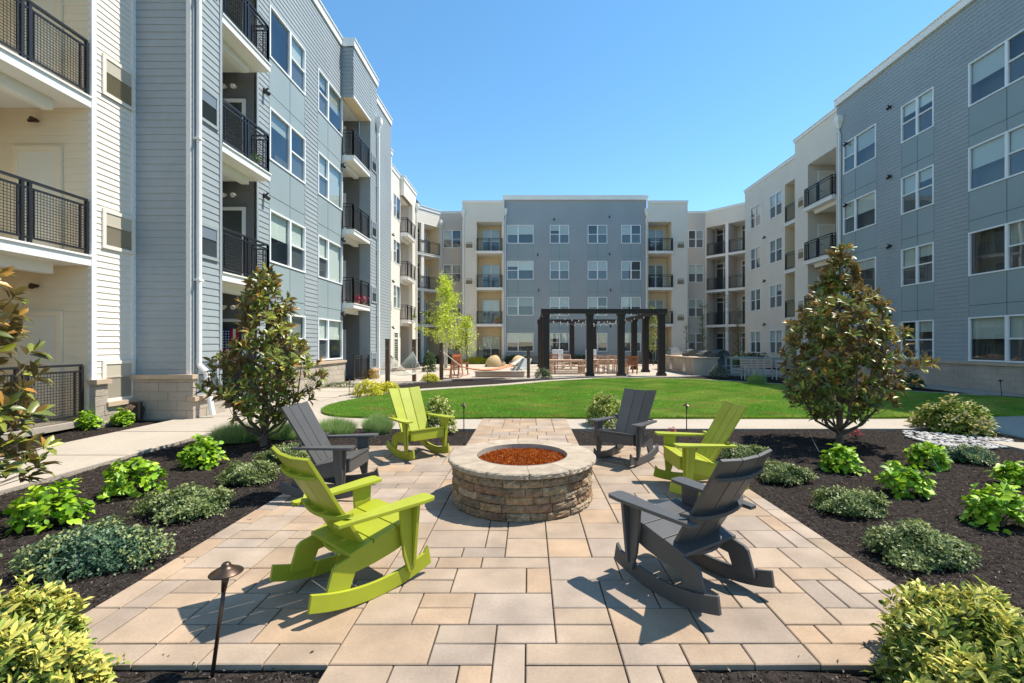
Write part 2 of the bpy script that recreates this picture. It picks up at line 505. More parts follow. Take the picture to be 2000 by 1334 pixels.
def balcony(root, org, F, u0, u1, z, depth, proj, mesh=.1, sides='', nsec=2, beam=True, thick=.26):
    b = MB()
    fbox(b, F, u0 + .002, u1 - .002, -depth + .003, proj, z - thick * .8, z - .035)
    fbox(b, F, u0 + .002, u1 - .002, -depth + .003, proj + .03, z - .035, z)
    if beam:
        fbox(b, F, u0 + .01, u1 - .32, proj - .62, proj - .42, z - thick * .8 - .2, z - thick * .8)
    s = b.build('balcony', M['trim'], root, org)
    e = .05
    railing(F, (u0 + e, proj - e), (u1 - e, proj - e), z, s, org, mesh, nsec=nsec)
    if 'a' in sides: railing(F, (u0 + e, 0), (u0 + e, proj - e), z, s, org, mesh, nsec=1)
    if 'b' in sides: railing(F, (u1 - e, 0), (u1 - e, proj - e), z, s, org, mesh, nsec=1)
    return s

def door(root, org, F, u0, u1, z0, z1, o=0.0, glazed=True, mname='trim', transom=True):
    b = MB()
    t = .09
    fbox(b, F, u0 - t, u0, o, o + .05, z0, z1); fbox(b, F, u1, u1 + t, o, o + .05, z0, z1)
    fbox(b, F, u0 - t, u1 + t, o, o + .055, z1, z1 + t)
    if not glazed:
        b.cm = 1; fbox(b, F, u0, u1, o + .005, o + .03, z0 + .02, z1)
        b.cm = 2; b.cyl(F.P(u0 + .1, o + .03, z0 + 1.0), F.P(u0 + .1, o + .09, z0 + 1.0), .03, .03, 8)
    else:
        b.cm = 0
        m = (u0 + u1) / 2
        if transom: fbox(b, F, u0, u1, o, o + .045, z1 - .42, z1 - .34)
        if u1 - u0 > 1.2: fbox(b, F, m - .05, m + .05, o, o + .045, z0, z1)
        b.cm = 1
    d = b.build('balcony_door', [M[mname], M['door'], M['black']], root, org)
    if glazed:
        g = MB(); P = F.P
        ua, ub = (u1, u0) if flipped(F) else (u0, u1)
        g.quad(P(ua, o + .03, z0), P(ub, o + .03, z0), P(ub, o + .03, z1), P(ua, o + .03, z1))
        g2 = g.build('pane', M['glass'], d); g2.location = (-org[0], -org[1], -org[2])
        g = MB()
        g.quad(P(u0, o + .01, z0), P(u1, o + .01, z0), P(u1, o + .01, z1), P(u0, o + .01, z1))
        g2 = g.build('interior', M['room'], d); g2.location = (-org[0], -org[1], -org[2])
    return d

def parapet(root, org, F, u0, u1, z1, o=0.0, h=.34, ends=0):
    b = MB()
    fbox(b, F, u0, u1, -.25, o + .06, z1 - h, z1 - .05)
    fbox(b, F, u0 - .02, u1 + .02, -.3, o + .10, z1 - .05, z1)
    return b.build('parapet_trim', M['trim'], root, org)

def stone_base(root, org, F, u0, u1, z1=.93, skip=(), o=.1):
    b = MB()
    ints = [(u0, u1)]
    for a, c in skip:
        nx = []
        for p, q in ints:
            if c <= p or a >= q: nx.append((p, q)); continue
            if a > p: nx.append((p, a))
            if c < q: nx.append((c, q))
        ints = nx
    rr = random.Random(int(u0 * 10))
    for p, q in ints:
        b.cm = 1; fbox(b, F, p + .015, q - .015, -.01, o - .012, -.1, z1 - .004)
        b.cm = 0
        z = -.02; row = 0
        while z < z1 - .02:
            hh = min(.2, z1 - z)
            u = p - (.2 if row % 2 else 0)
            while u < q:
                w = .4
                a, c = max(u, p), min(u + w, q)
                if c - a > .03: fbox(b, F, a + .004, c - .004, .001, o + rr.uniform(-.004, .004), z + .004, z + hh - .004)
                u += w
            z += hh; row += 1
        b.cm = 2; fbox(b, F, p - .03, q + .03, -.01, o + .06, z1, z1 + .09)
    return b.build('stone_base', [M['stone'], M['mortar'], M['cap']], root, org)

def panels(mb, F, u0, u1, split, rows, o=.004):
    """flat panels between stacked windows with dark joints"""
    mb.cm = 1
    for z0, z1 in rows:
        mb.cm = 2
        fbox(mb, F, u0, u1, -.02, o - .003, z0, z1)
        mb.cm = 1
        zh = z0 + (z1 - z0) * .28
        for a, b in ((u0, split), (split, u1)):
            fbox(mb, F, a + .012, b - .012, -.01, o + .004, z0 + .01, zh - .01)
            fbox(mb, F, a + .012, b - .012, -.01, o + .004, zh + .01, z1 - .01)
    mb.cm = 0
# ------------------------------------------------------------ buildings
def roof_body(root, org, F, u0, u1, z, depth=9.0, front=-.05):
    b = MB(); P = F.P
    b.quad(P(u0, front, z), P(u1, front, z), P(u1, -depth, z), P(u0, -depth, z))
    b.quad(P(u0, -depth, 0), P(u1, -depth, 0), P(u1, -depth, z), P(u0, -depth, z))
    b.quad(P(u0, -depth, 0), P(u0, -2.3, 0), P(u0, -2.3, z), P(u0, -depth, z))
    b.quad(P(u1, -depth, 0), P(u1, -2.3, 0), P(u1, -2.3, z), P(u1, -depth, z))
    return b.build('roof', M['roof'], root, org)

def corner(root, org, F, us, z0, z1, mname='trim', w=.1):
    b = MB()
    for u in us: fbox(b, F, u - w / 2, u + w / 2, -.05, .028, z0, z1)
    return b.build('corner_board', M[mname], root, org)

def colwin(root, org, F, wb, u0, u1, split, kind, rows=WZ, blind=None, pan=True, o=0.0):
    """a column of stacked windows with flat panels between; returns hole"""
    for z0, z1 in rows:
        window(root, org, F, u0, u1, z0, z1, kind, o=o, split=split, blind=blind)
    if pan:
        panels(wb, F, u0, u1, split, [(a[1], b[0]) for a, b in zip(rows[:-1], rows[1:])])
        return [(u0, u1, rows[0][0], rows[-1][1])]
    return [(u0, u1, a, b) for a, b in rows]

HB = 14.4   # blue roof
HC = 13.6   # cream roof

# ---- near left cream block with loggia
org = (-8.6, 6, 0)
A = empty('apartment_building', org, label='cream sided apartment wing at the left edge, with deep balconies behind wire mesh railings', cat='apartment building')
F = LF(-8.6)
wb = MB()
wall(wb, F, 8.93, 9.93, .4, HC, [(9.22, 9.85, .5, 1.2), (9.2, 9.82, 3.62, 4.28), (9.2, 9.82, 6.72, 7.4), (9.2, 9.82, 9.85, 10.5)], .125)
wall(wb, F, 2.0, 5.6, .9, HC, [], .125)
wall(wb, F, 5.6, 8.93, 12.3, HC, [], .125)
S = BF(8.93)
wb.build('wall', M['cream'], A, org)
wb = MB(); wall(wb, S, -10.4, -8.6, 0, 12.3, [], .15, .01)
wb.build('loggia_wall', M['loggia'], A, org)
bk = MB()
bk.quad((-10.4, 5.6, 0), (-10.4, 8.93, 0), (-10.4, 8.93, 12.3), (-10.4, 5.6, 12.3))
bk.quad((-10.4, 5.6, 0), (-8.6, 5.6, 0), (-8.6, 5.6, 12.3), (-10.4, 5.6, 12.3))
bk.cm = 1
bk.quad((-10.4, 5.6, 12.3), (-8.6, 5.6, 12.3), (-8.6, 8.93, 12.3), (-10.4, 8.93, 12.3))
bk.build('recess_wall', [M['tan'], M['trim']], A, org)
for z in FL:
    balcony(A, org, F, 5.6, 8.93, z, 1.8, .02, mesh=.052, nsec=3)
bp = MB(); fbox(bp, F, 5.6, 8.9, -1.79, -.02, .02, .13)
s = bp.build('patio_slab', M['concrete'], A, org)
railing(F, (5.65, -.1), (8.85, -.1), .13, s, org, .052, nsec=3)
for z in [.13] + FL:
    door(A, org, S, -9.98, -9.22, z, z + 2.03, o=.012, glazed=False, mname='loggia')
    Bk = LF(-10.4)
    door(A, org, Bk, 6.4, 8.2, z, z + 2.25, o=.0)
    b = MB(); b.cyl((-9.6, 8.9, z + 2.62), (-9.6, 8.78, z + 2.6), .03, .06, 8); b.cyl((-9.68, 8.8, z + 2.58), (-9.52, 8.8, z + 2.6), .03, .03, 6)
    b.build('wall_light', M['bronze'], A, org)
for z0, z1 in ((.5, 1.2), (3.62, 4.28), (6.72, 7.4), (9.85, 10.5)):
    vent(A, org, F, 9.22, 9.82, z0, z1)
corner(A, org, F, [8.975, 9.89], .5, HC)
stone_base(A, org, F, 8.9, 9.17, .82, o=.12)
stone_base(A, org, F, 9.17, 9.93, .35, o=.1)
stone_base(A, org, F, 2.0, 5.6, .86)
parapet(A, org, F, 2.0, 9.9, HC)
roof_body(A, org, F, 2.0, 9.93, HC - .1)

# ---- left slate blue block
org = (-7.85, 10, 0)
A = empty('apartment_building', org, label='sunlit slate blue sided apartment block on the left with white windows and projecting balconies', cat='apartment building')
F = LF(-7.85); T = LF(-7.35)
wb = MB()
holes = [(10.9, 13.1, 0, 12.0), (19.2, 21.08, 0, 11.95)]
holes += colwin(A, org, F, wb, 13.74, 15.93, 14.94, 'fdh')
holes += colwin(A, org, F, wb, 16.9, 19.12, 17.76, 'dhf')
wall(wb, F, 10.87, 19.2, .9, HB, holes, .16)
wall(wb, F, 19.05, 25.9, 11.95, HB, [], .16)
wall(wb, F, 22.0, 25.9, .0, 11.95, [], .16)
wall(wb, T, 9.93, 10.87, .5, HB, [(10.06, 10.66, .52, 1.22), (10.06, 10.66, 3.62, 4.28), (10.06, 10.66, 6.7, 7.35), (10.06, 10.66, 9.8, 10.45)], .16)
wall(wb, T, 10.87, 12.9, 11.95, HB, [], .16)
wall(wb, T, 19.05, 21.08, 11.95, HB, [], .16)
wall(wb, T, 21.08, 22.0, .5, HB, [(21.25, 21.8, z, z + .65) for z in (.55, 3.62, 6.72, 9.82)], .16)
for yy, x0, x1, z0 in ((9.93, -8.6, -7.35, .9), (19.05, -7.85, -7.35, 11.95)):
    wall(wb, BF(yy), x0, x1, z0, HB, [], .16, .012)
for yy, z0 in ((12.9, 11.95), (10.87, 0), (21.08, 0), (22.0, 0)):
    wall(wb, BF(yy), -7.85, -7.35, z0, HB if yy != 10.87 and yy != 21.08 else 11.95, [], 0)
wb.build('wall', [M['blue'], M['bluep'], M['groove']], A, org)
for ya, yb in ((10.87, 12.9), (19.05, 21.08)):
    b = MB(); b.quad((-7.85, ya, 11.95), (-7.35, ya, 11.95), (-7.35, yb, 11.95), (-7.85, yb, 11.95))
    b.build('soffit', M['tan'], A, org)
    b = MB(); fbox(b, T, ya - .01, yb + .02, -.01, .03, 11.93, 12.03); b.build('soffit_trim', M['trim'], A, org)
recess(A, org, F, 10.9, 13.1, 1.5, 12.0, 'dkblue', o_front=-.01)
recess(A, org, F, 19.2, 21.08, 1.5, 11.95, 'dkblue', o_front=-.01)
for z in FL:
    balcony(A, org, F, 10.89, 12.95, z, 1.5, .5, mesh=.07, sides='b')
    balcony(A, org, F, 19.1, 21.06, z, 1.5, .5, mesh=.08, sides='a')
for z in [.15] + FL:
    door(A, org, BF(13.1), -9.0, -8.22, z, z + 2.1, o=.02, transom=False)
    door(A, org, BF(21.08), -9.2, -8.55, z, z + 2.05, o=.02, glazed=False)
    for lx in (-8.7, -8.42):
        b = MB(); b.cyl((lx, 13.07, z + 2.55), (lx, 12.93, z + 2.5), .035, .07, 8)
        b.build('wall_light', M['trim'], A, org)
for z in (.52, 3.62, 6.7, 9.8):
    vent(A, org, T, 10.06, 10.66, z, z + (.7 if z < 1 else .65), 'grilleb', 'blue')
    vent(A, org, T, 21.25, 21.8, z + .02, z + .65, 'grilleb', 'blue')
for z in (2.9, 6.0, 9.1):
    sconce(A, org, F, 13.45, z); sconce(A, org, F, 19.0, z)
corner(A, org, T, [10.83, 9.97], .5, 12, 'blue', .08)
corner(A, org, BF(9.93), [-7.41], .9, HB, 'trim', .1)
corner(A, org, F, [13.14], .9, 12, 'blue', .08)
stone_base(A, org, BF(9.93), -8.6, -7.25, .86, o=.1)
stone_base(A, org, T, 9.83, 10.87, .38, o=.1)
stone_base(A, org, F, 13.1, 19.2, .86)
stone_base(A, org, T, 21.08, 22.0, .38)
downspout(A, org, T, 10.02, 13.2, kick=True)
downspout(A, org, T, 21.93, 12.35, o=.1)
parapet(A, org, T, 9.9, 12.95, HB); parapet(A, org, F, 12.95, 19.05, HB); parapet(A, org, T, 19.0, 22.05, HB); parapet(A, org, F, 22.05, 25.9, HB)
b = MB(); fbox(b, BF(19.05), -7.9, -7.28, 0, .06, HB - .34, HB); fbox(b, BF(9.93), -8.65, -7.28, 0, .06, HB - .34, HB)
b.build('parapet_trim', M['trim'], A, org)
roof_body(A, org, F, 9.93, 25.9, HB - .1)
railing(F, (19.25, .45), (21.0, .45), .05, A, org, .1)
b = MB(); fbox(b, F, 13.1, 13.4, -.02, .0, 0, .9); b.build('wall_foot', M['stone'], A, org)

# ---- far left cream block
org = (-8.6, 29, 0)
A = empty('apartment_building', org, label='cream apartment block with stacked balconies at the far left, beyond the sunlit blue block', cat='apartment building')
F1 = LF(-8.5); F2 = LF(-9.16); FT = LF(-8.89)
wb = MB()
h = [(25.95, 27.4, 0, 12.2)] + [(27.6, 28.0, z, z + .6) for z in (3.65, 6.75, 9.85)]
wall(wb, F1, 25.7, 28.2, 0, HC, h, .16)
h = []
for z0, z1 in WZ[1:]:
    window(A, org, F2, 30.75, 32.35, z0, z1, 'dhf', split=31.35); h.append((30.75, 32.35, z0, z1))
wall(wb, F2, 28.2, 36.5, 0, HC, h + [(32.4, 34.7, 0, 12.2)], .16)
wall(wb, FT, 32.3, 34.7, 12.2, HC, [], .16)
wall(wb, FT, 34.7, 35.8, 0, HC, [(34.95, 35.5, z, z + .62) for z in (3.65, 6.75, 9.85)], .16)
for yy, a, c, z0 in ((28.2, -9.16, -8.5, 0), (32.3, -9.16, -8.89, 12.2), (34.7, -9.16, -8.89, 0), (35.8, -9.9, -8.89, 0), (38.75, -11, -9.6, 0)):
    wall(wb, BF(yy), a, c, z0, HC, [], .16)
wb.build('wall', M['cream'], A, org)
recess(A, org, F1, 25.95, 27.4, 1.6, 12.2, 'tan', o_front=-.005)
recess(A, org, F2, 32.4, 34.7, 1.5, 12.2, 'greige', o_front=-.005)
for z in FL:
    balcony(A, org, F1, 25.95, 27.4, z, 1.6, .03, nsec=1, beam=False)
    balcony(A, org, F2, 32.35, 34.68, z, 1.5, .55, sides='a')
    vent(A, org, F1, 27.6, 28.0, z + .3, z + .9); vent(A, org, FT, 34.95, 35.5, z + .3, z + .92)
    sconce(A, org, F2, 30.4, z - .6)
door(A, org, F2, 33.0, 34.3, .1, 2.5, o=-1.4); door(A, org, F2, 30.9, 31.7, .1, 2.4, o=.0)
downspout(A, org, FT, 35.7, 12.5)
parapet(A, org, F1, 25.7, 28.25, HC, h=.3); parapet(A, org, F2, 28.2, 32.3, HC, h=.3); parapet(A, org, FT, 32.25, 35.85, HC, h=.3)
roof_body(A, org, F2, 25.9, 38.7, HC - .1)

# ---- rear cream corner, left
org = (-8.5, 40, 0)
A = empty('apartment_building', org, label='cream corner of the rear building behind the bright green tree, with angled corner balconies', cat='apartment building')
FA = Fac(-9.65, 38.8, .623, .783, .783, -.623)
wb = MB()
wall(wb, FA, 0, 2.81, 12.1, HC, [], .16)
wall(wb, FA, 0, 2.81, 0, 12.1, [(.15, 2.62, 0, 12.1)])
wb.build('gable_wall', M['cream'], A, org)
b = MB(); fbox(b, FA, .57, .88, -.2, .02, 0, 12.1); b.build('pillar', M['trim'], A, org)
recess(A, org, FA, .15, 2.62, 1.7, 12.1, 'tan', o_front=-.005)
for z in FL:
    balcony(A, org, FA, .15, 2.62, z, 1.7, .08, beam=False)
for z in [.1] + FL:
    door(A, org, FA, 1.15, 1.75, z, z + 2.5, o=-1.68)
    window(A, org, FA, 2.0, 2.5, z + .5, z + 2.2, 'twin', o=-1.56, room=.12)
FB = BF(41.0)
wb = MB(); h = []
for z0, z1 in WZ:
    window(A, org, FB, -7.72, -6.1, z0, z1, 'twin'); h.append((-7.72, -6.1, z0, z1))
wall(wb, FB, -7.9, -5.6, 0, HC, h)
wb.build('wall', M['greige'], A, org)
FT = BF(38.9)
wb = MB()
wall(wb, FT, -5.69, -2.1, 0, 13.9, [(-4.46, -2.32, 0, 12.1)] + [(-5.4, -4.82, z, z + .6) for z in (3.6, 6.7, 9.8)])
wall(wb, LF(-2.1), 38.9, 39.3, 0, 13.9)
wall(wb, RF(-5.69), 38.9, 41.0, 0, 13.9)
wb.build('stair_wall', M['stucco'], A, org)
recess(A, org, FT, -4.46, -2.32, 1.5, 12.1, 'tan', o_front=-.005)
for z in FL:
    balcony(A, org, FT, -4.46, -2.25, z, 1.5, .3, beam=False, sides='ab'); vent(A, org, FT, -5.4, -4.82, z + .3, z + .85)
for z in [.1] + FL:
    window(A, org, FT, -4.1, -2.6, z + .1, z + 2.2, 'twin', o=-1.36, room=.12, blind=.5)
parapet(A, org, FT, -5.7, -2.1, 13.9, h=.2); parapet(A, org, FB, -7.9, -5.7, HC, h=.2); parapet(A, org, FA, 0, 2.81, HC, h=.3)
downspout(A, org, FA, 2.7, 12.6); downspout(A, org, FT, -5.6, 12.9)
railing(BF(38.7), (-4.4, .3), (-2.4, .3), .05, A, org, .1)
roof_body(A, org, FT, -7.9, -2.1, HC - .1, front=-2.2)

# ---- rear blue block
org = (4, 39.2, 0)
A = empty('apartment_building', org, label='shaded slate blue apartment block closing the far end of the courtyard behind the pergola', cat='apartment building')
F = BF(39.2)
k = 22.68
X = lambda p: (p - 1033) / k
wb = MB(); h = []
h += colwin(A, org, F, wb, X(990), X(1042), X(1012), 'dhf')
for a, c in ((1074, 1111.5), (1148, 1186), (1213.5, 1251.5)):
    h += colwin(A, org, F, wb, X(a), X(c), (X(a) + X(c)) / 2, 'twin')
wall(wb, F, -2.12, 10.12, 0, HB, h)
wb.build('wall', [M['blue'], M['bluep'], M['dkblue']], A, org)
parapet(A, org, F, -2.25, 10.25, HB, h=.36, o=.1)
downspout(A, org, F, X(987), 13.1); downspout(A, org, F, X(1262), 13.1)
for x, z in ((X(1082), 12.4), (X(1190), 12.6), (X(1050), 9.35), (X(1190), 9.4), (X(1052), 6.3), (X(1192), 6.3), (X(1192), 3.2)):
    sconce(A, org, F, x, z)
roof_body(A, org, F, -2.12, 10.12, HB - .1)
stone_base(A, org, F, -2.1, 10.1, .6)

# ---- rear cream corner, right
org = (14, 40, 0)
A = empty('apartment_building', org, label='cream corner of the rear building right of the pergola, with paired corner balconies', cat='apartment building')
FT = BF(38.9)
wb = MB()
wall(wb, FT, 10.13, 13.57, 0, 13.9, [(10.2, 12.2, 0, 12.1)] + [(12.68, 13.25, z, z + .6) for z in (3.6, 6.7, 9.8)])
wall(wb, LF(13.57), 38.9, 41.0, 0, 13.9)
wb.build('stair_wall', M['stucco'], A, org)
recess(A, org, FT, 10.2, 12.2, 1.5, 12.1, 'tan', o_front=-.005)
for z in FL:
    balcony(A, org, FT, 10.18, 12.25, z, 1.5, .3, beam=False, sides='ab'); vent(A, org, FT, 12.68, 13.25, z + .3, z + .85)
for z in [.1] + FL:
    window(A, org, FT, 10.5, 11.9, z + .1, z + 2.2, 'twin', o=-1.36, room=.12, blind=.4)
FB = BF(41.0)
wb = MB(); h = []
for z0, z1 in WZ:
    window(A, org, FB, 14.35, 15.72, z0, z1, 'twin'); h.append((14.35, 15.72, z0, z1))
wall(wb, FB, 13.5, 15.95, 0, HC, h)
wb.build('wall', M['greige'], A, org)
FA = Fac(18.2, 38.4, -.663, .749, -.749, -.663)
wb = MB()
wall(wb, FA, -1.5, 3.47, 0, HC, [(-1.5, 1.365, 0, 12.1), (1.63, 3.36, 0, 12.1)])
wb.build('gable_wall', M['stucco'], A, org)
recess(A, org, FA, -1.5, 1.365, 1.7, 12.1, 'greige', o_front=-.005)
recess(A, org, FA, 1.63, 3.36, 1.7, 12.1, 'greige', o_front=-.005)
for z in FL:
    balcony(A, org, FA, -1.5, 1.365, z, 1.69, .05, beam=False); balcony(A, org, FA, 1.63, 3.36, z, 1.69, .05, beam=False)
for z in [.1] + FL:
    door(A, org, FA, -.3, .9, z, z + 2.5, o=-1.68); door(A, org, FA, 1.95, 3.2, z, z + 2.5, o=-1.68)
b = MB(); fbox(b, FA, 1.37, 1.62, .0, .05, 0, 12.1); b.build('pillar', M['trim'], A, org)
parapet(A, org, FT, 10.2, 13.6, 13.9, h=.2); parapet(A, org, FB, 13.6, 15.9, HC, h=.2); parapet(A, org, FA, -1.5, 3.47, HC, h=.2)
railing(BF(38.7), (10.3, .3), (12.2, .3), .05, A, org, .1)
roof_body(A, org, FT, 10.2, 17, HC - .1, front=-2.2)

# ---- right cream block
org = (16.8, 30, 0)
A = empty('apartment_building', org, label='shaded cream stucco apartment block on the right, between the rear corner and the blue block', cat='apartment building')
F = RF(16.83); FT = RF(16.3)
wb = MB(); h = [(28.66, 29.9, 0, 12.1)]
for z0, z1 in WZ:
    window(A, org, F, 33.0, 34.55, z0, z1, 'twin'); window(A, org, F, 30.2, 31.8, z0, z1, 'twin')
    h += [(33.0, 34.55, z0, z1), (30.2, 31.8, z0, z1)]
wall(wb, F, 27.9, 35.45, 0, HC, h)
wall(wb, FT, 23.9, 27.9, 0, 14.15, [(24.15, 26.6, 0, 12.1)] + [(26.95, 27.5, z, z + .6) for z in (3.6, 6.7, 9.8)])
wall(wb, BF(27.9), 16.3, 17.2, 0, 14.15); wall(wb, BF(35.45), 16.83, 24, 0, HC)
wb.build('wall', M['stucco'], A, org)
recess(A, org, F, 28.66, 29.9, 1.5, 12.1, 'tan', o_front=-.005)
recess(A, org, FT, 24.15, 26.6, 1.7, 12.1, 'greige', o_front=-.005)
for z in FL:
    balcony(A, org, F, 28.66, 29.9, z, 1.5, .05, nsec=1, beam=False)
    balcony(A, org, FT, 24.12, 26.6, z, 1.7, .25, sides='ab')
    vent(A, org, FT, 26.95, 27.5, z + .3, z + .88); sconce(A, org, F, 32.4, z - .3)
for z in [.1] + FL:
    door(A, org, BF(26.6), 16.95, 17.75, z, z + 2.1, o=.02, glazed=False)
    door(A, org, FT, 24.6, 26.0, z, z + 2.4, o=-1.68)
    door(A, org, F, 28.9, 29.7, z, z + 2.4, o=-1.48)
parapet(A, org, FT, 23.9, 27.95, 14.15, h=.2); parapet(A, org, F, 27.9, 35.5, HC, h=.2)
roof_body(A, org, FT, 24.0, 35.45, HC - .1, front=-.6)

# ---- right slate blue block
org = (16.2, 15, 0)
A = empty('apartment_building', org, label='shaded slate blue apartment block on the right edge with wide windows and stone base', cat='apartment building')
F = RF(16.15)
wb = MB(); h = []
h += colwin(A, org, F, wb, 14.35, 16.7, 15.37, 'dhf')
h += colwin(A, org, F, wb, 18.13, 19.72, 18.92, 'twin')
h += colwin(A, org, F, wb, 21.15, 23.35, 22.5, 'fdh')
h += colwin(A, org, F, wb, 11.0, 12.6, 11.8, 'twin')
h += colwin(A, org, F, wb, 7.5, 9.7, 8.4, 'twin')
wall(wb, F, 5.0, 23.85, .9, HB, h, .16)
wall(wb, BF(23.85), 16.15, 17, .9, HB)
wb.build('wall', [M['blue'], M['bluep'], M['groove']], A, org)
stone_base(A, org, F, 5.0, 23.85, .88)
parapet(A, org, F, 5.0, 23.9, HB, o=.06)
downspout(A, org, F, 23.55, 13.25)
for z in (2.9, 6.0, 9.1, 12.2):
    sconce(A, org, F, 20.3, z); sconce(A, org, F, 23.1, z - .4)
roof_body(A, org, F, 5.0, 23.85, HB - .1)

# ---- flag on the ground floor door
org = (-8.6, 13.0, 1.0)
Fg = empty('flag', org, label='stars and stripes flag hanging on the ground floor door behind the left magnolia', cat='flag')
b = MB()
w, hh = .62, 1.05
for i in range(7):
    b.cm = 1 if i % 2 == 0 else 2
    x = -w / 2 + .0 + i * w / 7
    b.box(x, x + w / 7 - .0005, -.012, .0, 0, hh * .45)
b.cm = 0; b.box(-w / 2, w * .12, -.0125, 0, hh * .4502, hh)
for i in range(3):
    b.cm = 1 if i % 2 == 0 else 2
    x = w * .1205 + i * w * .38 / 3
    b.box(x, x + w * .38 / 3 - .0005, -.012, 0, hh * .4502, hh)
b.cm = 2
for i in range(5):
    for j in range(7):
        cx, cz = -w / 2 + .045 + i * .075, hh * .5 + j * .075
        pts = []
        for k5 in range(10):
            t = math.pi / 2 + k5 * math.pi / 5; rr = .026 if k5 % 2 == 0 else .011
            pts.append((cx + rr * math.cos(t), cz + rr * math.sin(t)))
        b.prism(pts, lambda p: (p[0], -.016, p[1]), lambda p: (p[0], -.012, p[1]))
b.build('flag_cloth', [M['flagblue'], M['flagred'], M['flagwhite']], Fg)

# ------------------------------------------------------------ ground
def poly_obj(name, pts, z0, z1, m, **k):
    b = MB(); n = len(pts)
    b.add([(x, y, z0) for x, y in pts] + [(x, y, z1) for x, y in pts], [tuple(range(n, 2 * n))] + [(i, (i + 1) % n, n + (i + 1) % n, n + i) for i in range(n)])
    return tag(b.build(name, m), **k)

def smooth_loop(P, n=8):
    out = []; N = len(P)
    for i in range(N):
        p0, p1, p2, p3 = [Vector(P[(i + j - 1) % N]) for j in range(4)]
        for k_ in range(n):
            t = k_ / n
            out.append(tuple(.5 * ((2 * p1) + (-p0 + p2) * t + (2 * p0 - 5 * p1 + 4 * p2 - p3) * t * t + (-p0 + 3 * p1 - 3 * p2 + p3) * t ** 3)))
    return out

b = MB(); b.quad((-400, -300, -.12), (400, -300, -.12), (400, 600, -.12), (-400, 600, -.12))
tag(b.build('ground', M['soil']), kind='structure')

lawn_ctrl = [(-5.15, 11.5), (-5.05, 13.0), (-4.4, 14.5), (-3.2, 15.8), (-.65, 17.7), (1.5, 19.8), (3.9, 21.2), (6.5, 21.0), (8.4, 19.5), (10.0, 17.6), (12.3, 15.5), (14.2, 13.4), (14.4, 11.8), (12.6, 10.7), (9.0, 10.0), (6, 9.9), (3, 9.9), (0, 9.9), (-3.0, 9.9), (-4.5, 10.3)]
lawn = smooth_loop(lawn_ctrl, 6)
def offset(P, d):
    out = []; N = len(P)
    for i in range(N):
        t = Vector(P[(i + 1) % N]) - Vector(P[i - 1]); t.normalize()
        out.append((P[i][0] - t.y * d, P[i][1] + t.x * d))
    return out
ring = offset(lawn, 1.15)
cx_ = sum(p[0] for p in ring) / len(ring); 
if max(p[0] for p in ring) < max(p[0] for p in lawn): ring = offset(lawn, -1.15)
poly_obj('lawn', lawn, -.1, .035, M['lawn'], kind='structure')
# walk ring (four joint free sheets around the lawn, with saw cut joints)
def ring_obj():
    b = MB(); N = len(lawn)
    for i in range(N):
        a, c = lawn[i], lawn[(i + 1) % N]; d, e = ring[i], ring[(i + 1) % N]
        b.quad((*a, -.017), (*d, -.017), (*e, -.017), (*c, -.017))
        b.quad((*d, -.017), (*d, -.1), (*e, -.1), (*e, -.017))
    return tag(b.build('path', M['concrete']), kind='structure')
ring_obj()
def path(pts, z=.0): return poly_obj('path', pts, -.1, z, M['concrete'], kind='structure')
path([(-7.6, -2), (-5.8, -2), (-5.8, 8.6), (-5.9, 12.5), (-5.95, 16.2), (-5.6, 17.6), (-7.6, 19.0)], -.005)
path([(-5.9, 8.7), (-3.0, 8.75), (-3.6, 9.6), (-5.2, 10.3), (-5.7, 12), (-5.95, 12.4)], -.009)
path([(7.45, -2), (9.3, -2), (9.3, 5.6), (8.7, 7.3), (7.6, 7.6)], -.005)
path([(8.6, 9.4), (8.6, 7.75), (9.9, 7.0), (16, 4.4), (16, 6.5), (13.0, 10.2)], -.013)
path([(16.0, 6.0), (16.0, 22), (14.6, 24), (14.5, 22), (14.9, 16), (14.6, 14.5)], -.017)
# joints on the walks
b = MB()
for i in range(0, 10):
    y = 1.2 + i * 1.8
    b.box(-7.59, -5.81, y, y + .012, -.006, -.002)
tag(b.build('path', M['joint']), kind='structure')

# plaza of pale pavers
plaza = [(-7.9, 19.0), (-5.6, 17.9), (-4.9, 19.4), (-3, 20.75), (-.7, 20.95), (1.2, 21.7), (2.4, 22.5), (7.3, 22.6), (8.6, 23.3), (10.6, 23.8), (13.5, 22.6), (15.6, 22.6), (15.7, 37.4), (-7.9, 37.4)]
poly_obj('plaza', plaza, -.1, -.002, M['mortar'], kind='structure')
def inside(x, y, P):
    c = False; n = len(P); j = n - 1
    for i in range(n):
        if (P[i][1] > y) != (P[j][1] > y) and x < (P[j][0] - P[i][0]) * (y - P[i][1]) / (P[j][1] - P[i][1]) + P[i][0]: c = not c
        j = i
    return c
b = MB()
pr = random.Random(5)
y = 18.0
while y < 37.2:
    x = -7.9 + pr.random() * .3
    while x < 15.6:
        if all(inside(px_, py_, plaza) for px_, py_ in ((x, y), (x + .58, y), (x, y + .38), (x + .58, y + .38))):
            g = pr.uniform(.9, 1.08); b.cc = (.44 * g, .375 * g, .30 * g)
            b.quad((x + .004, y + .004, .003), (x + .596, y + .004, .003), (x + .596, y + .396, .003), (x + .004, y + .396, .003))
        x += .6
    y += .4
tag(b.build('plaza', M['plaza'], colattr=True), kind='structure')

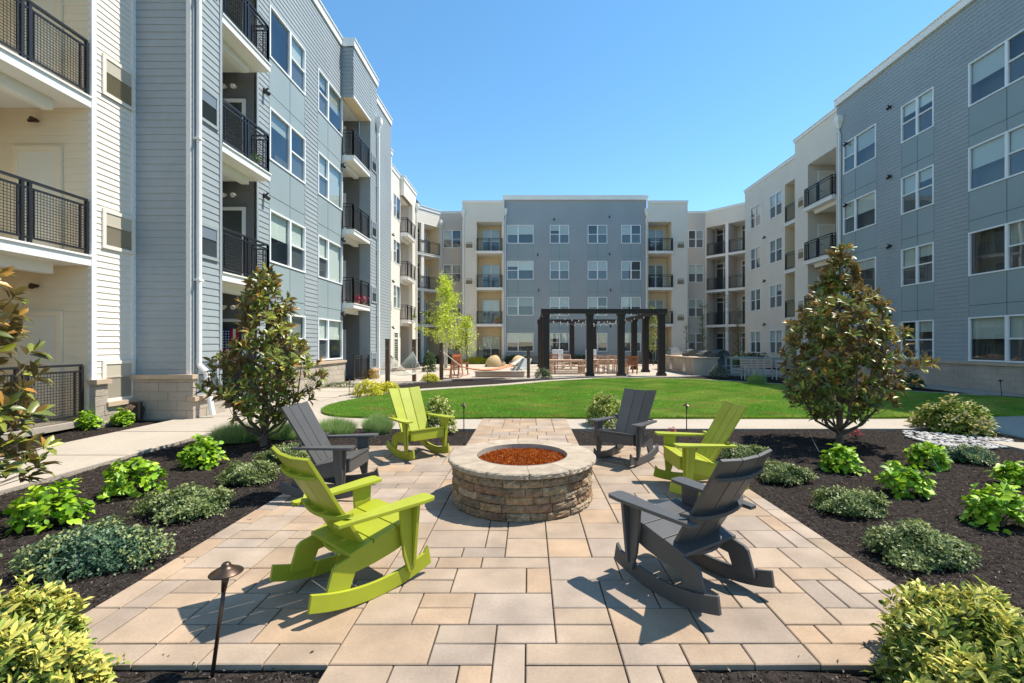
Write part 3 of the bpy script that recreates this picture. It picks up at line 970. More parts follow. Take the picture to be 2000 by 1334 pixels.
# mulch sheet
nx_, ny_ = 270, 250
xs = np.linspace(-9.4, 17.4, nx_); ys = np.linspace(-2.0, 24.0, ny_)
XX, YY = np.meshgrid(xs, ys)
ZZ = np.minimum(-.045 + .012 * np.sin(XX * 2.1 + YY * 1.3) * np.sin(YY * 1.9) + rng.normal(0, .007, XX.shape), -.021)
V = np.stack([XX.ravel(), YY.ravel(), ZZ.ravel()], 1)
idx = np.arange(nx_ * ny_).reshape(ny_, nx_)
Fq = np.stack([idx[:-1, :-1].ravel(), idx[:-1, 1:].ravel(), idx[1:, 1:].ravel(), idx[1:, :-1].ravel()], 1)
# keep the sheet below paved areas from poking through
o = np_mesh('mulch_bed', V, Fq, M['mulch'], smooth=False); tag(o, kind='structure')
# far planting beds
poly_obj('mulch_bed', [(-8.6, 22), (-7.9, 22), (-7.9, 37.5), (16, 37.5), (16, 22.7), (17, 22.7), (17, 41), (-10, 41), (-10, 22)], -.1, .0, M['mulch'], kind='structure')

# ---- patio of mixed pavers
UNIT = .1645
X0, Y0 = -2.65, 2.275
def pave(b, seed):
    r = random.Random(seed)
    nx, ny, J0, J1 = 31, 56, 10, 40          # patio rows J0..J1, walk columns 10..20 beyond them
    ok = [[(J0 <= j < J1) or (10 <= i < 21) for i in range(nx)] for j in range(ny)]
    pieces = []
    def free(i, j, w, h):
        return i >= 0 and j >= 0 and i + w <= nx and j + h <= ny and all(ok[jj][ii] for jj in range(j, j + h) for ii in range(i, i + w))
    def put(i, j, w, h):
        for jj in range(j, j + h):
            for ii in range(i, i + w): ok[jj][ii] = False
        pieces.append((i, j, w, h))
    for j in (J0, J1 - 1):                   # border courses
        for a, c in ((0, 10), (21, 31)):
            for i in range(a, c, 2): put(i, j, min(2, c - i), 1)
    for i in (0, nx - 1):
        j = J0 + 1
        while j < J1 - 1: h = min(2, J1 - 1 - j); put(i, j, 1, h); j += h
    for (w, h, tries) in ((3, 2, 330), (2, 2, 260), (2, 1, 420), (3, 2, 200), (1, 2, 160), (2, 1, 300)):
        for _ in range(tries):
            i, j = r.randrange(nx), r.randrange(ny)
            # prefer to stay flush with a neighbour below or beside
            if free(i, j, w, h) and (not free(i, j - 1, 1, 1) or not free(i - 1, j, 1, 1)): put(i, j, w, h)
    for j in range(ny):
        for i in range(nx):
            if not ok[j][i]: continue
            for w, h in ((2, 2), (3, 1), (2, 1), (1, 2), (1, 1)) if r.random() < .6 else ((3, 2), (2, 1), (1, 2), (1, 1)):
                if free(i, j, w, h): put(i, j, w, h); break
    tones = [(.435, .345, .262), (.45, .355, .262), (.46, .345, .242), (.42, .345, .275), (.44, .36, .28), (.475, .345, .232), (.405, .34, .28), (.45, .35, .255)]
    y0 = Y0 - J0 * UNIT
    for i, j, w, h in pieces:
        a, c = X0 + i * UNIT + .0042, X0 + (i + w) * UNIT - .0042
        d, e = y0 + j * UNIT + .0042, y0 + (j + h) * UNIT - .0042
        t = r.choice(tones); g = .71 * r.uniform(.90, 1.10)
        t = (t[0] * .8 + .105, t[1] * .8 + .066, t[2] * .8 + .040); b.cc = (t[0] * g, t[1] * g, t[2] * g)
        dz = [r.uniform(-.0018, .0018) for _ in range(4)]; ch = .005
        lo = [(a, d, -.03), (c, d, -.03), (c, e, -.03), (a, e, -.03)]
        mi = [(x, y, -.0045 + q) for (x, y), q in zip(((a, d), (c, d), (c, e), (a, e)), dz)]
        hi = [(x, y, q) for (x, y), q in zip(((a + ch, d + ch), (c - ch, d + ch), (c - ch, e - ch), (a + ch, e - ch)), dz)]
        b.add(lo + mi + hi, [(8, 9, 10, 11)] + [(k_ + q, k_ + (q + 1) % 4, k_ + 4 + (q + 1) % 4, k_ + 4 + q) for k_ in (0, 4) for q in range(4)])
b = MB()
pave(b, 12)
tag(b.build('patio', M['paver'], colattr=True), kind='structure')
b = MB()
b.box(X0 + .01, X0 + 31 * UNIT - .01, Y0 + .01, Y0 + 30 * UNIT - .01, -.1, -.014)
b.box(X0 + 10 * UNIT + .01, X0 + 21 * UNIT - .01, Y0 - 10 * UNIT, Y0 + .009, -.1, -.0141)
b.box(X0 + 10 * UNIT + .01, X0 + 21 * UNIT - .01, Y0 + 30 * UNIT - .009, Y0 + 46 * UNIT, -.1, -.0142)
tag(b.build('joint_sand', M['joint']), kind='structure')
PW = (X0, X0 + 31 * UNIT, Y0, Y0 + 30 * UNIT)
# ------------------------------------------------------------ fire pit
PC = (-.07, 4.81)
pit = empty('fire_pit', (PC[0], PC[1], 0), label='round split face stone fire pit filled with amber glass in the middle of the patio', cat='fire pit')
pr = random.Random(21)
def rough_block(b, r0, r1, t0, t1, z0, z1, tone, rough=.012, n=(7, 4), top=False):
    """annular block with a split outer face"""
    nu, nv = n
    outer = []
    for j in range(nv + 1):
        for i in range(nu + 1):
            t = t0 + (t1 - t0) * i / nu; z = z0 + (z1 - z0) * j / nv
            edge = i in (0, nu) or j in (0, nv)
            r = r1 + (pr.uniform(-.004, .004) - .008 if edge else pr.uniform(-rough, rough) + .004)
            outer.append((r * math.cos(t), r * math.sin(t), z))
    fs = []
    for j in range(nv):
        for i in range(nu):
            a = j * (nu + 1) + i; fs.append((a, a + 1, a + nu + 2, a + nu + 1))
    g = [pr.uniform(.72, 1.25) for _ in fs]
    b.cc = tone; b.add(outer, fs)
    # top, bottom, sides, inner
    k = nv * (nu + 1)
    top_o = outer[k:k + nu + 1]; bot_o = outer[:nu + 1]
    top_i = [(r0 * math.cos(t0 + (t1 - t0) * i / nu), r0 * math.sin(t0 + (t1 - t0) * i / nu), z1) for i in range(nu + 1)]
    bot_i = [(x, y, z0) for x, y, z in top_i]
    for i in range(nu):
        b.quad(top_o[i], top_o[i + 1], top_i[i + 1], top_i[i]); b.quad(bot_o[i], bot_o[i + 1], bot_i[i + 1], bot_i[i])
        b.quad(top_i[i], top_i[i + 1], bot_i[i + 1], bot_i[i])
    left = [outer[j * (nu + 1)] for j in range(nv + 1)]; right = [outer[j * (nu + 1) + nu] for j in range(nv + 1)]
    b.add(left + [top_i[0], bot_i[0]], [tuple(range(nv + 3))]); b.add(right + [top_i[-1], bot_i[-1]], [tuple(range(nv + 3))])
b = MB()
tones = [(.33, .225, .135), (.36, .255, .155), (.28, .20, .13), (.34, .22, .12), (.30, .225, .15), (.37, .28, .18), (.29, .175, .105), (.34, .245, .145)]
nc = 5; zc = 0
for c_ in range(nc):
    h_ = .076; z0 = c_ * h_; t = pr.uniform(0, .4)
    tend = t + 2 * math.pi
    while t < tend - .001:
        w_ = pr.choice([.22, .30, .36, .42]); w_ = min(w_, tend - t)
        if tend - t - w_ < .12: w_ = tend - t
        tn = pr.choice(tones); g = pr.uniform(.72, 1.15)
        rough_block(b, .50, .725 + pr.uniform(-.006, .008), t + .004, t + w_ - .004, z0 + .002, z0 + h_ - .003, (tn[0] * g, tn[1] * g, tn[2] * g), .010, (8, 5))
        t += w_
b.build('pit_wall', M['pitstone'], pit, colattr=True)
b = MB(); b.lathe([(.49, 0), (.49, .384), (.70, .384), (.70, 0)], n=48)
b.build('core', M['mortar'], pit)
b = MB(); t = .1
for k_ in range(12):
    w_ = 2 * math.pi / 12
    g = pr.uniform(.88, 1.08)
    rough_block(b, .475, .765, t + .003, t + w_ - .003, .392, .446, (.37 * g, .30 * g, .225 * g), .006, (16, 5))
    t += w_
b.build('pit_cap', M['pitcap'], pit, colattr=True)
b = MB(); b.lathe([(.468, .30), (.472, .45)], n=48); b.lathe([(0, .375), (.468, .375)], n=48)
b.build('fire_ring', M['mortar'], pit)
n = 9000
rr_ = .462 * np.sqrt(rng.random(n)); th = rng.random(n) * 2 * np.pi
P0 = np.stack([rr_ * np.cos(th), rr_ * np.sin(th), .385 + .016 * rng.random(n) + .018 * (1 - rr_ / .47)], 1)
tet = np.array([[1, 0, -.5], [-.5, .87, -.5], [-.5, -.87, -.5], [0, 0, 1.0]])
s_ = (.005 + .009 * rng.random(n))[:, None, None]
Vv = (tet[None] * s_ * (1 + .5 * rng.normal(0, 1, (n, 4, 3)))) + P0[:, None]
Ff = (np.array([[0, 1, 2], [0, 1, 3], [1, 2, 3], [0, 2, 3]])[None] + (np.arange(n) * 4)[:, None, None]).reshape(-1, 3)
pal = np.array([(.62, .16, .02), (.75, .26, .03), (.42, .07, .015), (.80, .40, .10), (.30, .045, .01), (.85, .55, .25)])
Cc = np.repeat(pal[rng.choice(6, n, p=[.3, .25, .2, .1, .12, .03])], 4, 0)
o = np_mesh('fire_glass', Vv.reshape(-1, 3), Ff, M['fglass'], Cc, pit); o['kind'] = 'stuff'

# ------------------------------------------------------------ rocking chairs
def make_chair(mname):
    m = M[mname]
    root = empty('rocking_chair', (0, 0, 0))
    RR = 1.25
    arc = lambda y, off=0: RR - math.sqrt((RR - off) ** 2 - y * y) 
    for s in (-1, 1):
        x0, x1 = s * .258, s * .283
        # rocker
        n = 14
        ys_ = [-.45 + .85 * i / n for i in range(n + 1)]
        bot = [(y, arc(y)) for y in ys_]
        top = [(y + (0 if 0 < i < n else 0), arc(y, .10)) for i, y in enumerate(ys_)]
        top[-1] = (.375, arc(.375, .10) + .03); top[0] = (-.435, arc(-.43, .10))
        poly = bot + top[::-1]
        b = MB(); b.prism(poly, lambda p: (x0, p[0], p[1]), lambda p: (x1, p[0], p[1]))
        b.build('rocker', m, root, bevel=.003)
        # side rail with rear leg
        x0, x1 = s * .232, s * .2565
        poly = [(.285, .405), (.1, .37), (-.1, .325), (-.27, .285), (-.295, .265), (-.345, .105), (-.20, .085), (-.155, .20), (-.02, .21), (.12, .235), (.285, .285)]
        b = MB(); b.prism(poly, lambda p: (x0, p[0], p[1]), lambda p: (x1, p[0], p[1]))
        b.build('side_rail', m, root, bevel=.003)
        # front leg (angled pair of boards)
        b = MB()
        poly = [(.13, .53), (.27, .53), (.262, .30), (.245, .09), (.20, .075), (.16, .20), (.14, .36)]
        x0, x1 = s * .284, s * .308
        b.prism(poly, lambda p: (x0, p[0], p[1]), lambda p: (x1, p[0], p[1]))
        b.box8([(s * .309, .222, .12), (s * .318, .222, .12), (s * .318, .246, .12), (s * .309, .246, .12),
                (s * .309, .222, .53), (s * .365, .222, .53), (s * .365, .246, .53), (s * .309, .246, .53)])
        b.build('leg', m, root, bevel=.003)
        # arm
        b = MB()
        poly = [(s * .262, -.30), (s * .325, -.30), (s * .392, .25), (s * .39, .335), (s * .372, .358), (s * .275, .358), (s * .257, .34), (s * .25, .27)]
        zz = lambda p: .545 - .02 * (p[1] - .36) * -1 * .6
        b.prism(poly, lambda p: (p[0], p[1], .531 + .03 * p[1]), lambda p: (p[0], p[1], .556 + .03 * p[1]))
        b.build('arm', m, root, bevel=.004)
    # seat boards
    b = MB()
    edges = [(.30, .408), (.135, .378), (-.035, .340), (-.20, .302)]
    for (ya, za), (yb, zb) in zip(edges[:-1], edges[1:]):
        ya -= .005; yb += .005
        b.box8([(-.262, yb, zb), (.262, yb, zb), (.262, ya, za), (-.262, ya, za), (-.262, yb, zb + .022), (.262, yb, zb + .022), (.262, ya, za + .022), (-.262, ya, za + .022)])
    b.build('seat', m, root, bevel=.003)
    b = MB(); b.box(-.231, .231, .262, .285, .275, .402)
    b.build('front_apron', m, root, bevel=.003)
    # back boards
    th = math.atan2(.39, .66)
    def bp(u, v, w):      # u across, v up the back, w forward
        cy, cz = -.10, .295
        return (u, cy - v * math.sin(th) + w * math.cos(th), cz + v * math.cos(th) + w * math.sin(th))
    H = .735
    b = MB()
    curve = lambda u: .42 * u * u
    for a, c in ((-.252, -.0885), (-.0805, .0805), (.0885, .252)):
        q = []
        for v in (0, H):
            k_ = .86 if v == 0 else 1.0
            for u, w0 in ((a, 0), (c, 0), (c, .022), (a, .022)):
                q.append(bp(u * k_, v - (.012 * (1 - abs(u) / .215) if v else 0) * 0, w0 + curve(u)))
        b.box8(q)
    b.build('backrest', m, root, bevel=.003)
    # curved cross bars behind the back
    def cross(v, half, dep, name='cross_bar', zlev=None):
        b = MB(); n = 8; lo = []; hi = []
        for i in range(n + 1):
            u = -half + 2 * half * i / n
            w = curve(min(abs(u), .24)) - .002
            if abs(u) > .24: w += (abs(u) - .24) * .6
            for dw, arr in ((0, hi), (-dep * (1 - .45 * (u / half) ** 2), lo)):
                p = bp(u, v, w + dw) if zlev is None else None
                arr.append((u, w, dw))
        for i in range(n):
            q = []
            for t_ in (-.011, .011):
                for arr, k_ in ((hi, i), (hi, i + 1), (lo, i + 1), (lo, i)):
                    u, w, dw = arr[k_]
                    y = bp(u, v, w)
                    q.append((y[0], y[1] + dw, y[2] + t_))
            b.box8(q)
        return b.build(name, m, root)
    cross(.60, .225, .034); cross(.29, .305, .045); cross(-.01, .235, .10)
    return root

cg = 'rocking chairs set around the fire pit'
chairs = [  # x, y, facing(dx,dy), colour, label
    (-1.16, 3.08, (.646, .763), 'lime', 'nearest lime green rocking chair, seen from behind at the left of the fire pit'),
    (1.06, 3.07, (-.536, .844), 'char', 'nearest charcoal rocking chair, seen from behind right of the fire pit'),
    (-2.12, 4.95, (.995, -.04), 'char', 'charcoal rocking chair at the left patio edge, facing right behind the near green chair'),
    (-1.60, 6.58, (.66, -.74), 'lime', 'lime green rocking chair at the back left of the patio beside a shrub'),
    (1.34, 6.30, (-.64, -.76), 'char', 'charcoal rocking chair at the back right of the patio with its front to the camera'),
    (1.86, 5.05, (-.998, -.03), 'lime', 'lime green rocking chair at the right patio edge, seen from its side'),
]
protos = {}
for x, y, (dx, dy), cn, lb in chairs:
    if cn not in protos: protos[cn] = o = make_chair(cn)
    else: o = copy_tree(protos[cn])
    o.location = (x, y, .001); o.rotation_euler = (0, 0, math.atan2(dy, dx) - math.pi / 2)
    tag(o, lb, 'rocking chair', cg)

# ------------------------------------------------------------ path lights
def path_light(x, y, s, lean, label, z=-.03):
    o = empty('path_light', (x, y, z), label=label, cat='path light', group='bronze path lights in the beds')
    b = MB(); top = (lean[0], lean[1], .50 * s)
    b.tube([(0, 0, -.05), top], .0095, 10); b.cyl((lean[0] * .82, lean[1] * .82, .41 * s), top, .011, .019, 12)
    b.build('stem', M['bronze'], o, smooth=True)
    b = MB(); b.lathe([(.004, .055), (.014, .053), (.021, .045), (.024, .034), (.036, .028), (.071, .008), (.076, .003), (.071, .003), (.025, .026), (.010, .026)], (top[0], top[1], top[2]), 28)
    h = b.build('lamp_head', M['bronze'], o, smooth=True)
    b = MB(); b.cyl((top[0], top[1], top[2]), (top[0], top[1], top[2] + .03), .014, .014, 10); b.build('lens', M['bulb'], o)
    return o
px_, D_ = G(412, 1322)
path_light(-1.565, 2.24, .98, (.055, .03), 'tall bronze path light in the front mulch strip, at the bottom left of the photo')
for (px, py, lb) in ((906, 838, 'bronze path light in front of the lawn beside the back left green chair'),
                     (1341, 838, 'bronze path light in the mulch between the back charcoal chair and the right green chair'),
                     (355, 812, 'small path light by the stone base of the left blue block'),
                     (682, 772, 'small path light by the yellow shrubs left of the lawn'),
                     (835, 748, 'small path light beside the low yellow shrub near the hammocks')):
    x, y = G(px, py); path_light(x, y, .94, (0, 0), lb)
for (px, py, lx, lb) in ((1957, 772, -.05, 'thin black path light leaning by the sidewalk under the right blue block'), (1858, 745, 0, 'thin black stake light against the stone base of the right blue block')):
    x, y = G(px, py); path_light(x, y, .95, (lx, 0), lb)

# ------------------------------------------------------------ foliage
TP = {}
TP['fine'] = (np.array([[0, 0, 0], [.45, .5, .10], [1, 0, -.04], [.45, -.5, .10]]), np.array([[0, 1, 2], [0, 2, 3]]))
TP['full'] = (np.array([[0, 0, 0], [.35, 0, -.02], [.70, 0, -.03], [1, 0, -.12], [.28, .40, .07], [.64, .42, .06], [.28, -.40, .07], [.64, -.42, .06]]),
              np.array([[0, 4, 1], [1, 4, 5], [1, 5, 2], [2, 5, 3], [0, 1, 6], [1, 7, 6], [1, 2, 7], [2, 3, 7]]))
def norm(a): return a / np.maximum(np.linalg.norm(a, axis=-1, keepdims=True), 1e-9)
def leafcloud(name, P, A, N, L, W, C, m, tpl='fine', parent=None):
    tv, tf = TP[tpl]
    A = norm(A); S = norm(np.cross(A, N)); U = np.cross(S, A)
    L = L[:, None, None]; W = W[:, None, None]
    V = P[:, None] + A[:, None] * tv[None, :, :1] * L + S[:, None] * tv[None, :, 1:2] * W + U[:, None] * tv[None, :, 2:] * L
    n = len(P)
    Fc = (tf[None] + (np.arange(n) * len(tv))[:, None, None]).reshape(-1, 3)
    return np_mesh(name, V.reshape(-1, 3), Fc, m, np.repeat(C, len(tf), 0), parent)

def palette(n, pal, p=None, jit=.18, r=rng):
    pal = np.array(pal); c = pal[r.choice(len(pal), n, p=p)]
    return np.clip(c * (1 + r.normal(0, jit, (n, 1))), .004, 1)

def shrub(name, x, y, rx, ry, h, nros, k, L, W, pal, p, label, cat, group, tpl='fine', up=.35, z=-.03, seed=0, lump=.16, lift=.0, spread=1.0, twigs=6, mm='leaf', flat=False, tip=None):
    r = np.random.default_rng(seed + 1000)
    root = empty(name, (x, y, z), label=label, cat=cat, group=group)
    n = nros
    ph = r.random(n) * 2 * np.pi; u = r.random(n) ** (.75)
    el = np.arcsin(np.clip(u * 1.05 - .05, -.2, 1))
    d = np.stack([np.cos(el) * np.cos(ph), np.cos(el) * np.sin(ph), np.sin(el)], 1)
    q = r.random(4) * 6.28
    lm = 1 + lump * (np.sin(3 * ph + q[0]) * np.cos(2.5 * el + q[1]) + .7 * np.sin(5.3 * ph + q[2]) * np.cos(4 * el + q[3])) + r.normal(0, lump * .35, n)
    rad = (.55 + .45 * r.random(n) ** .45) * lm
    C0 = d * rad[:, None] * np.array([rx, ry, h * .92]); C0[:, 2] = np.abs(C0[:, 2]) + lift + .02
    P = np.repeat(C0, k, 0); D = np.repeat(d, k, 0)
    m_ = len(P)
    rv = norm(r.normal(0, 1, (m_, 3)))
    base = norm(D + np.array([0, 0, up]))
    side = norm(np.cross(base, rv))
    A = norm(base * (.35 + .5 * r.random((m_, 1))) + side * spread)
    N = norm(base + .5 * rv)
    P = P + side * L * .08 + r.normal(0, L * .25, (m_, 3))
    P[:, 2] = np.maximum(P[:, 2], .004)
    sz = (.65 + .6 * r.random(m_))
    C = palette(m_, pal, p, .15, r)
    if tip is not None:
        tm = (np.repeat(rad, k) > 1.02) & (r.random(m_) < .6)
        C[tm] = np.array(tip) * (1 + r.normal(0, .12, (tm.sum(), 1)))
    leafcloud('foliage', P, A, N, L * sz, W * sz, C, M[mm], tpl, root)
    b = MB()
    for i in range(twigs):
        j = int(r.integers(n))
        e = C0[j] * .85
        mid = e * .5 + np.array([0, 0, .02]) + r.normal(0, .01, 3)
        b.tube([(e[0] * .08, e[1] * .08, -.02), tuple(mid), tuple(e)], [.008, .006, .003], 5)
    b.build('stem', M['bark'], root)
    return root

HYD = [(.30, .48, .02), (.20, .38, .02), (.44, .60, .04), (.12, .25, .02)]
HP = [.4, .3, .15, .15]
def hyd(px, py, wpx, hpx, lb, seed):
    x, y = G(px, py); w = wpx * y / 889 / 2; h = hpx * y / 889
    return shrub('hydrangea', x, y + w * .4, w * .70, w * .62, h * .76, int(60 + w * 130), 5, .075, .056, HYD, HP, lb, 'plant', 'bright green leafy plants in the mulch beds', 'full', .5, seed=seed, spread=1.2, twigs=9, lump=.2)
COT = [(.13, .18, .05), (.09, .14, .05), (.20, .24, .07), (.28, .31, .12)]
def cot(px, py, wpx, hpx, lb, seed, pal=COT):
    x, y = G(px, py); w = wpx * y / 889 / 2; h = hpx * y / 889 * .55
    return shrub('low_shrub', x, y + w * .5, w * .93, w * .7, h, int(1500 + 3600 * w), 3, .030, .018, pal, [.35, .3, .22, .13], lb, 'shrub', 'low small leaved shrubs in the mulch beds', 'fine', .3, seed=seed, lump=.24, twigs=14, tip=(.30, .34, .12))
VAR = [(.42, .45, .09), (.27, .34, .05), (.11, .18, .025), (.60, .54, .16), (.045, .085, .02)]
def varg(px, py, wpx, hpx, lb, seed, n=900, L=.075, dy=0, tip=(.62, .60, .22)):
    x, y = G(px, py); w = wpx * y / 889 / 2; h = hpx * y / 889
    return shrub('variegated_shrub', x, y + dy, w, w, h, n, 6, L, L * .42, VAR, [.22, .3, .27, .08, .13], lb, 'shrub', 'yellow variegated shrubs', 'full', .7, seed=seed, spread=.8, lump=.13, twigs=12, tip=tip)

hyd(62, 1030, 150, 98, 'bright green leafy plant at the left photo edge, above the dark low shrub', 1)
hyd(232, 966, 138, 84, 'broad bright green leafy plant, middle one of the three between the left sidewalk and patio', 2)
hyd(377, 912, 100, 66, 'bright green leafy plant nearest the left magnolia', 3)
hyd(163, 836, 50, 40, 'small green plant in the bed under the cream loggia pier', 4)
hyd(233, 828, 42, 32, 'small green plant below the lowest vent of the cream block', 5)
hyd(1657, 920, 92, 58, 'lime green leafy plant just below the right magnolia trunk', 6)
hyd(1782, 965, 112, 68, 'bright green leafy plant in the centre of the right mulch bed', 7)
hyd(1828, 912, 88, 52, 'lime green leafy plant in front of the white pebbles', 8)
hyd(1978, 1030, 130, 100, 'large bright green leafy plant cut by the right photo edge', 9)
hyd(1992, 945, 70, 42, 'small lime green plant at the right photo edge above the large one', 10)
DKC = [(.075, .14, .07), (.05, .11, .065), (.11, .19, .09), (.20, .28, .16)]
cot(122, 1118, 262, 112, 'largest low shrub, dark blue green, at the lower left above the yellow shrub', 11, DKC)
cot(330, 1008, 172, 72, 'low green shrub in the left bed beside the patio edge shadow', 12)
cot(467, 942, 112, 55, 'low green shrub left of the left charcoal chair', 13)
cot(545, 899, 95, 42, 'small low shrub right under the left magnolia', 14)
cot(1466, 900, 92, 45, 'low shrub behind the back of the right green chair', 15)
cot(1544, 940, 98, 50, 'low rounded green shrub beside the nearest charcoal chair top', 16)
cot(1682, 1002, 132, 60, 'low green shrub in the right bed with a reddish sprig', 17)
cot(1834, 1102, 200, 92, 'largest low green shrub of the right bed, above the yellow shrub', 18)
cot(1914, 900, 98, 40, 'dark green low shrub beside the right walkway and pebbles', 19, DKC)
# big variegated shrubs in front
def big_var(x, y, rx, h, lb, seed, n):
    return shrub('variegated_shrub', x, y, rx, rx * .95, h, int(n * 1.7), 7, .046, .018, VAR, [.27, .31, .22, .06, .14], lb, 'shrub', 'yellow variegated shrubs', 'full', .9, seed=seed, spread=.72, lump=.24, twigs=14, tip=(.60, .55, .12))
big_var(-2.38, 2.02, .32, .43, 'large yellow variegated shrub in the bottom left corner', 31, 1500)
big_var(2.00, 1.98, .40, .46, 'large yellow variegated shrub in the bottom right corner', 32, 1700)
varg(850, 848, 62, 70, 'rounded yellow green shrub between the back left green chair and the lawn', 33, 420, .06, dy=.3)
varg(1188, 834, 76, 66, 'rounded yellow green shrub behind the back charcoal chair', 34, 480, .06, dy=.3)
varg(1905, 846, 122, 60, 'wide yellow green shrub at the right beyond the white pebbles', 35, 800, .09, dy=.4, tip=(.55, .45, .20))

for i, (px, py, lb) in enumerate([(1312, 848, 'small reddish pink sprig in the mulch near the back path light of the right bed'), (1672, 852, 'small reddish pink sprig at the right magnolia trunk'), (396, 902, 'small purple red sprig between two leafy plants of the left bed')]):
    x, y = G(px, py)
    shrub('red_sprig', x, y, .07, .06, .13, 26, 4, .045, .02, [(.42, .06, .08), (.28, .05, .07), (.5, .14, .12)], None, lb, 'plant', None, 'fine', .8, seed=300 + i, twigs=4)
# ------------------------------------------------------------ magnolias
MAG = [(.20, .23, .035), (.27, .28, .04), (.14, .17, .03), (.38, .37, .06), (.10, .13, .03)]
def magnolia(x, y, h, prof, trunk_h, n, label, seed, L=.14, bronze=.25, z=-.03, fan=7, off=(0, 0)):
    r = np.random.default_rng(seed)
    root = empty('magnolia_tree', (x, y, z), label=label, cat='tree')
    zs = np.array([p[0] for p in prof]); rs = np.array([p[1] for p in prof])
    ztop = h
    # leaf cluster centres
    zz = []; 
    while len(zz) < n:
        c = r.uniform(zs[0], ztop); w = np.interp(c, zs, rs)
        if r.random() < (w / rs.max()) ** 1.3 + .06: zz.append(c)
    zz = np.array(zz); ph = r.random(n) * 2 * np.pi
    rad = np.interp(zz, zs, rs) * (.30 + .62 * r.random(n) ** .55) * (1 + .24 * np.sin(2 * ph + zz * 3.7 + seed) + .20 * np.sin(4 * ph - zz * 6) + r.normal(0, .13, n))
    rad = np.minimum(rad, np.interp(zz, zs, rs) * 1.12 + .02)
    C0 = np.stack([rad * np.cos(ph) + off[0] * zz, rad * np.sin(ph) + off[1] * zz, zz], 1)
    out = norm(np.stack([np.cos(ph), np.sin(ph), np.full(n, .55)], 1) + r.normal(0, .2, (n, 3)))
    P = np.repeat(C0, fan, 0); D = np.repeat(out, fan, 0); m_ = len(P)
    rv = norm(r.normal(0, 1, (m_, 3))); side = norm(np.cross(D, rv))
    tip = np.tile(np.arange(fan) < 2, n)
    A = norm(D * np.where(tip, 1.1, .45)[:, None] + side * np.where(tip, .45, .9)[:, None] + np.array([0, 0, .0]))
    N = norm(D + .3 * rv + np.array([0, 0, .5]))
    P = P + D * np.where(tip, .02, -.05 * 1)[:, None] * r.random((m_, 1))
    C = palette(m_, MAG, [.3, .25, .25, .1, .1], .2, r)
    hi = np.repeat(zz / ztop + .35 * (rad / np.interp(zz, zs, rs)), fan)
    bm = (r.random(m_) < np.clip(bronze * (hi * 1.5 - .5), 0, .9)) & (tip | (r.random(m_) < .3))
    C[bm] = np.array((.40, .20, .035)) * (1 + r.normal(0, .25, (bm.sum(), 1)))
    gm = (~bm) & tip & (r.random(m_) < .25)
    C[gm] = np.array((.40, .40, .03)) * (1 + r.normal(0, .2, (gm.sum(), 1)))
    C = np.clip(C, .01, 1)
    sz = (.65 + .5 * r.random(m_)) * np.where(tip, .85, 1)
    leafcloud('crown', P, A, N, L * sz, L * .42 * sz, C, M['mleaf'], 'full', root)
    b = MB()
    lead = [(off[0] * t, off[1] * t, t) for t in np.linspace(-.05, ztop * .93, 9)]
    b.tube(lead, [.05 * (1 - i / 9.5) + .006 for i in range(9)], 9)
    nl = 16
    tips = []
    for i in range(nl):
        a = 2 * math.pi * (i * .618) ; z0_ = trunk_h * (.6 + .9 * i / nl) if i < 9 else trunk_h + (i - 9) / 7 * ztop * .5
        zt = zs[0] + (ztop - zs[0]) * (.15 + .6 * ((i * 7) % nl) / nl)
        if i < 9: zt = zs[0] + (ztop - zs[0]) * (.12 + .05 * i)
        else: zt = z0_ + ztop * .22
        rr2 = np.interp(zt, zs, rs) * .72
        p3 = np.array([math.cos(a) * rr2, math.sin(a) * rr2, zt]); p0 = np.array([0, 0, z0_])
        p1 = p0 + (p3 - p0) * np.array([.5, .5, .18]); p2 = p0 + (p3 - p0) * np.array([.85, .85, .55])
        pts = [p0 + np.array([off[0], off[1], 0]) * z0_] + [p + np.array([off[0], off[1], 0]) * p[2] + r.normal(0, .015, 3) for p in (p1, p2, p3)]
        b.tube([tuple(p) for p in pts], [.024, .018, .012, .006], 7)
        tips += pts[1:]
    tips = np.array(tips + [np.array(p) for p in lead[3:]])
    for j in range(0, n):
        c = C0[j]; dd = np.linalg.norm(tips - c, axis=1) + np.where(tips[:, 2] > c[2], 2, 0)
        t_ = tips[dd.argmin()]
        mid = (t_ + c) / 2 + np.array([0, 0, -.04])
        b.tube([tuple(t_), tuple(mid), tuple(c)], [.006, .004, .003], 4)
    b.build('trunk', M['bark'], root)
    return root
xl, yl = G(515, 866)
magnolia(xl, yl, 2.88, [(.40, .3), (.58, .54), (.93, .74), (1.35, .74), (1.7, .58), (2.0, .46), (2.35, .32), (2.6, .24), (2.85, .08)], .2, 330, 'conical magnolia tree with dark glossy leaves in front of the left blue block', 3, off=(.03, 0), bronze=.3, L=.15, fan=9)
xr, yr = G(1640, 862)
magnolia(xr, yr, 3.2, [(.40, .35), (.62, .68), (1.0, .86), (1.35, 1.0), (1.7, .90), (2.1, .78), (2.35, .66), (2.5, .38), (2.8, .20), (3.2, .12)], .2, 520, 'dense magnolia tree with bronze tinted leaves in the right bed', 4, bronze=.62, L=.145, fan=10)
magnolia(-5.1, 3.75, 3.0, [(.35, .6), (.8, .85), (1.2, .90), (1.7, .66), (2.3, .42), (2.7, .35), (3.0, .1)], .25, 330, 'magnolia branches with long glossy leaves reaching in at the left edge', 5, bronze=.3, L=.17, fan=8)

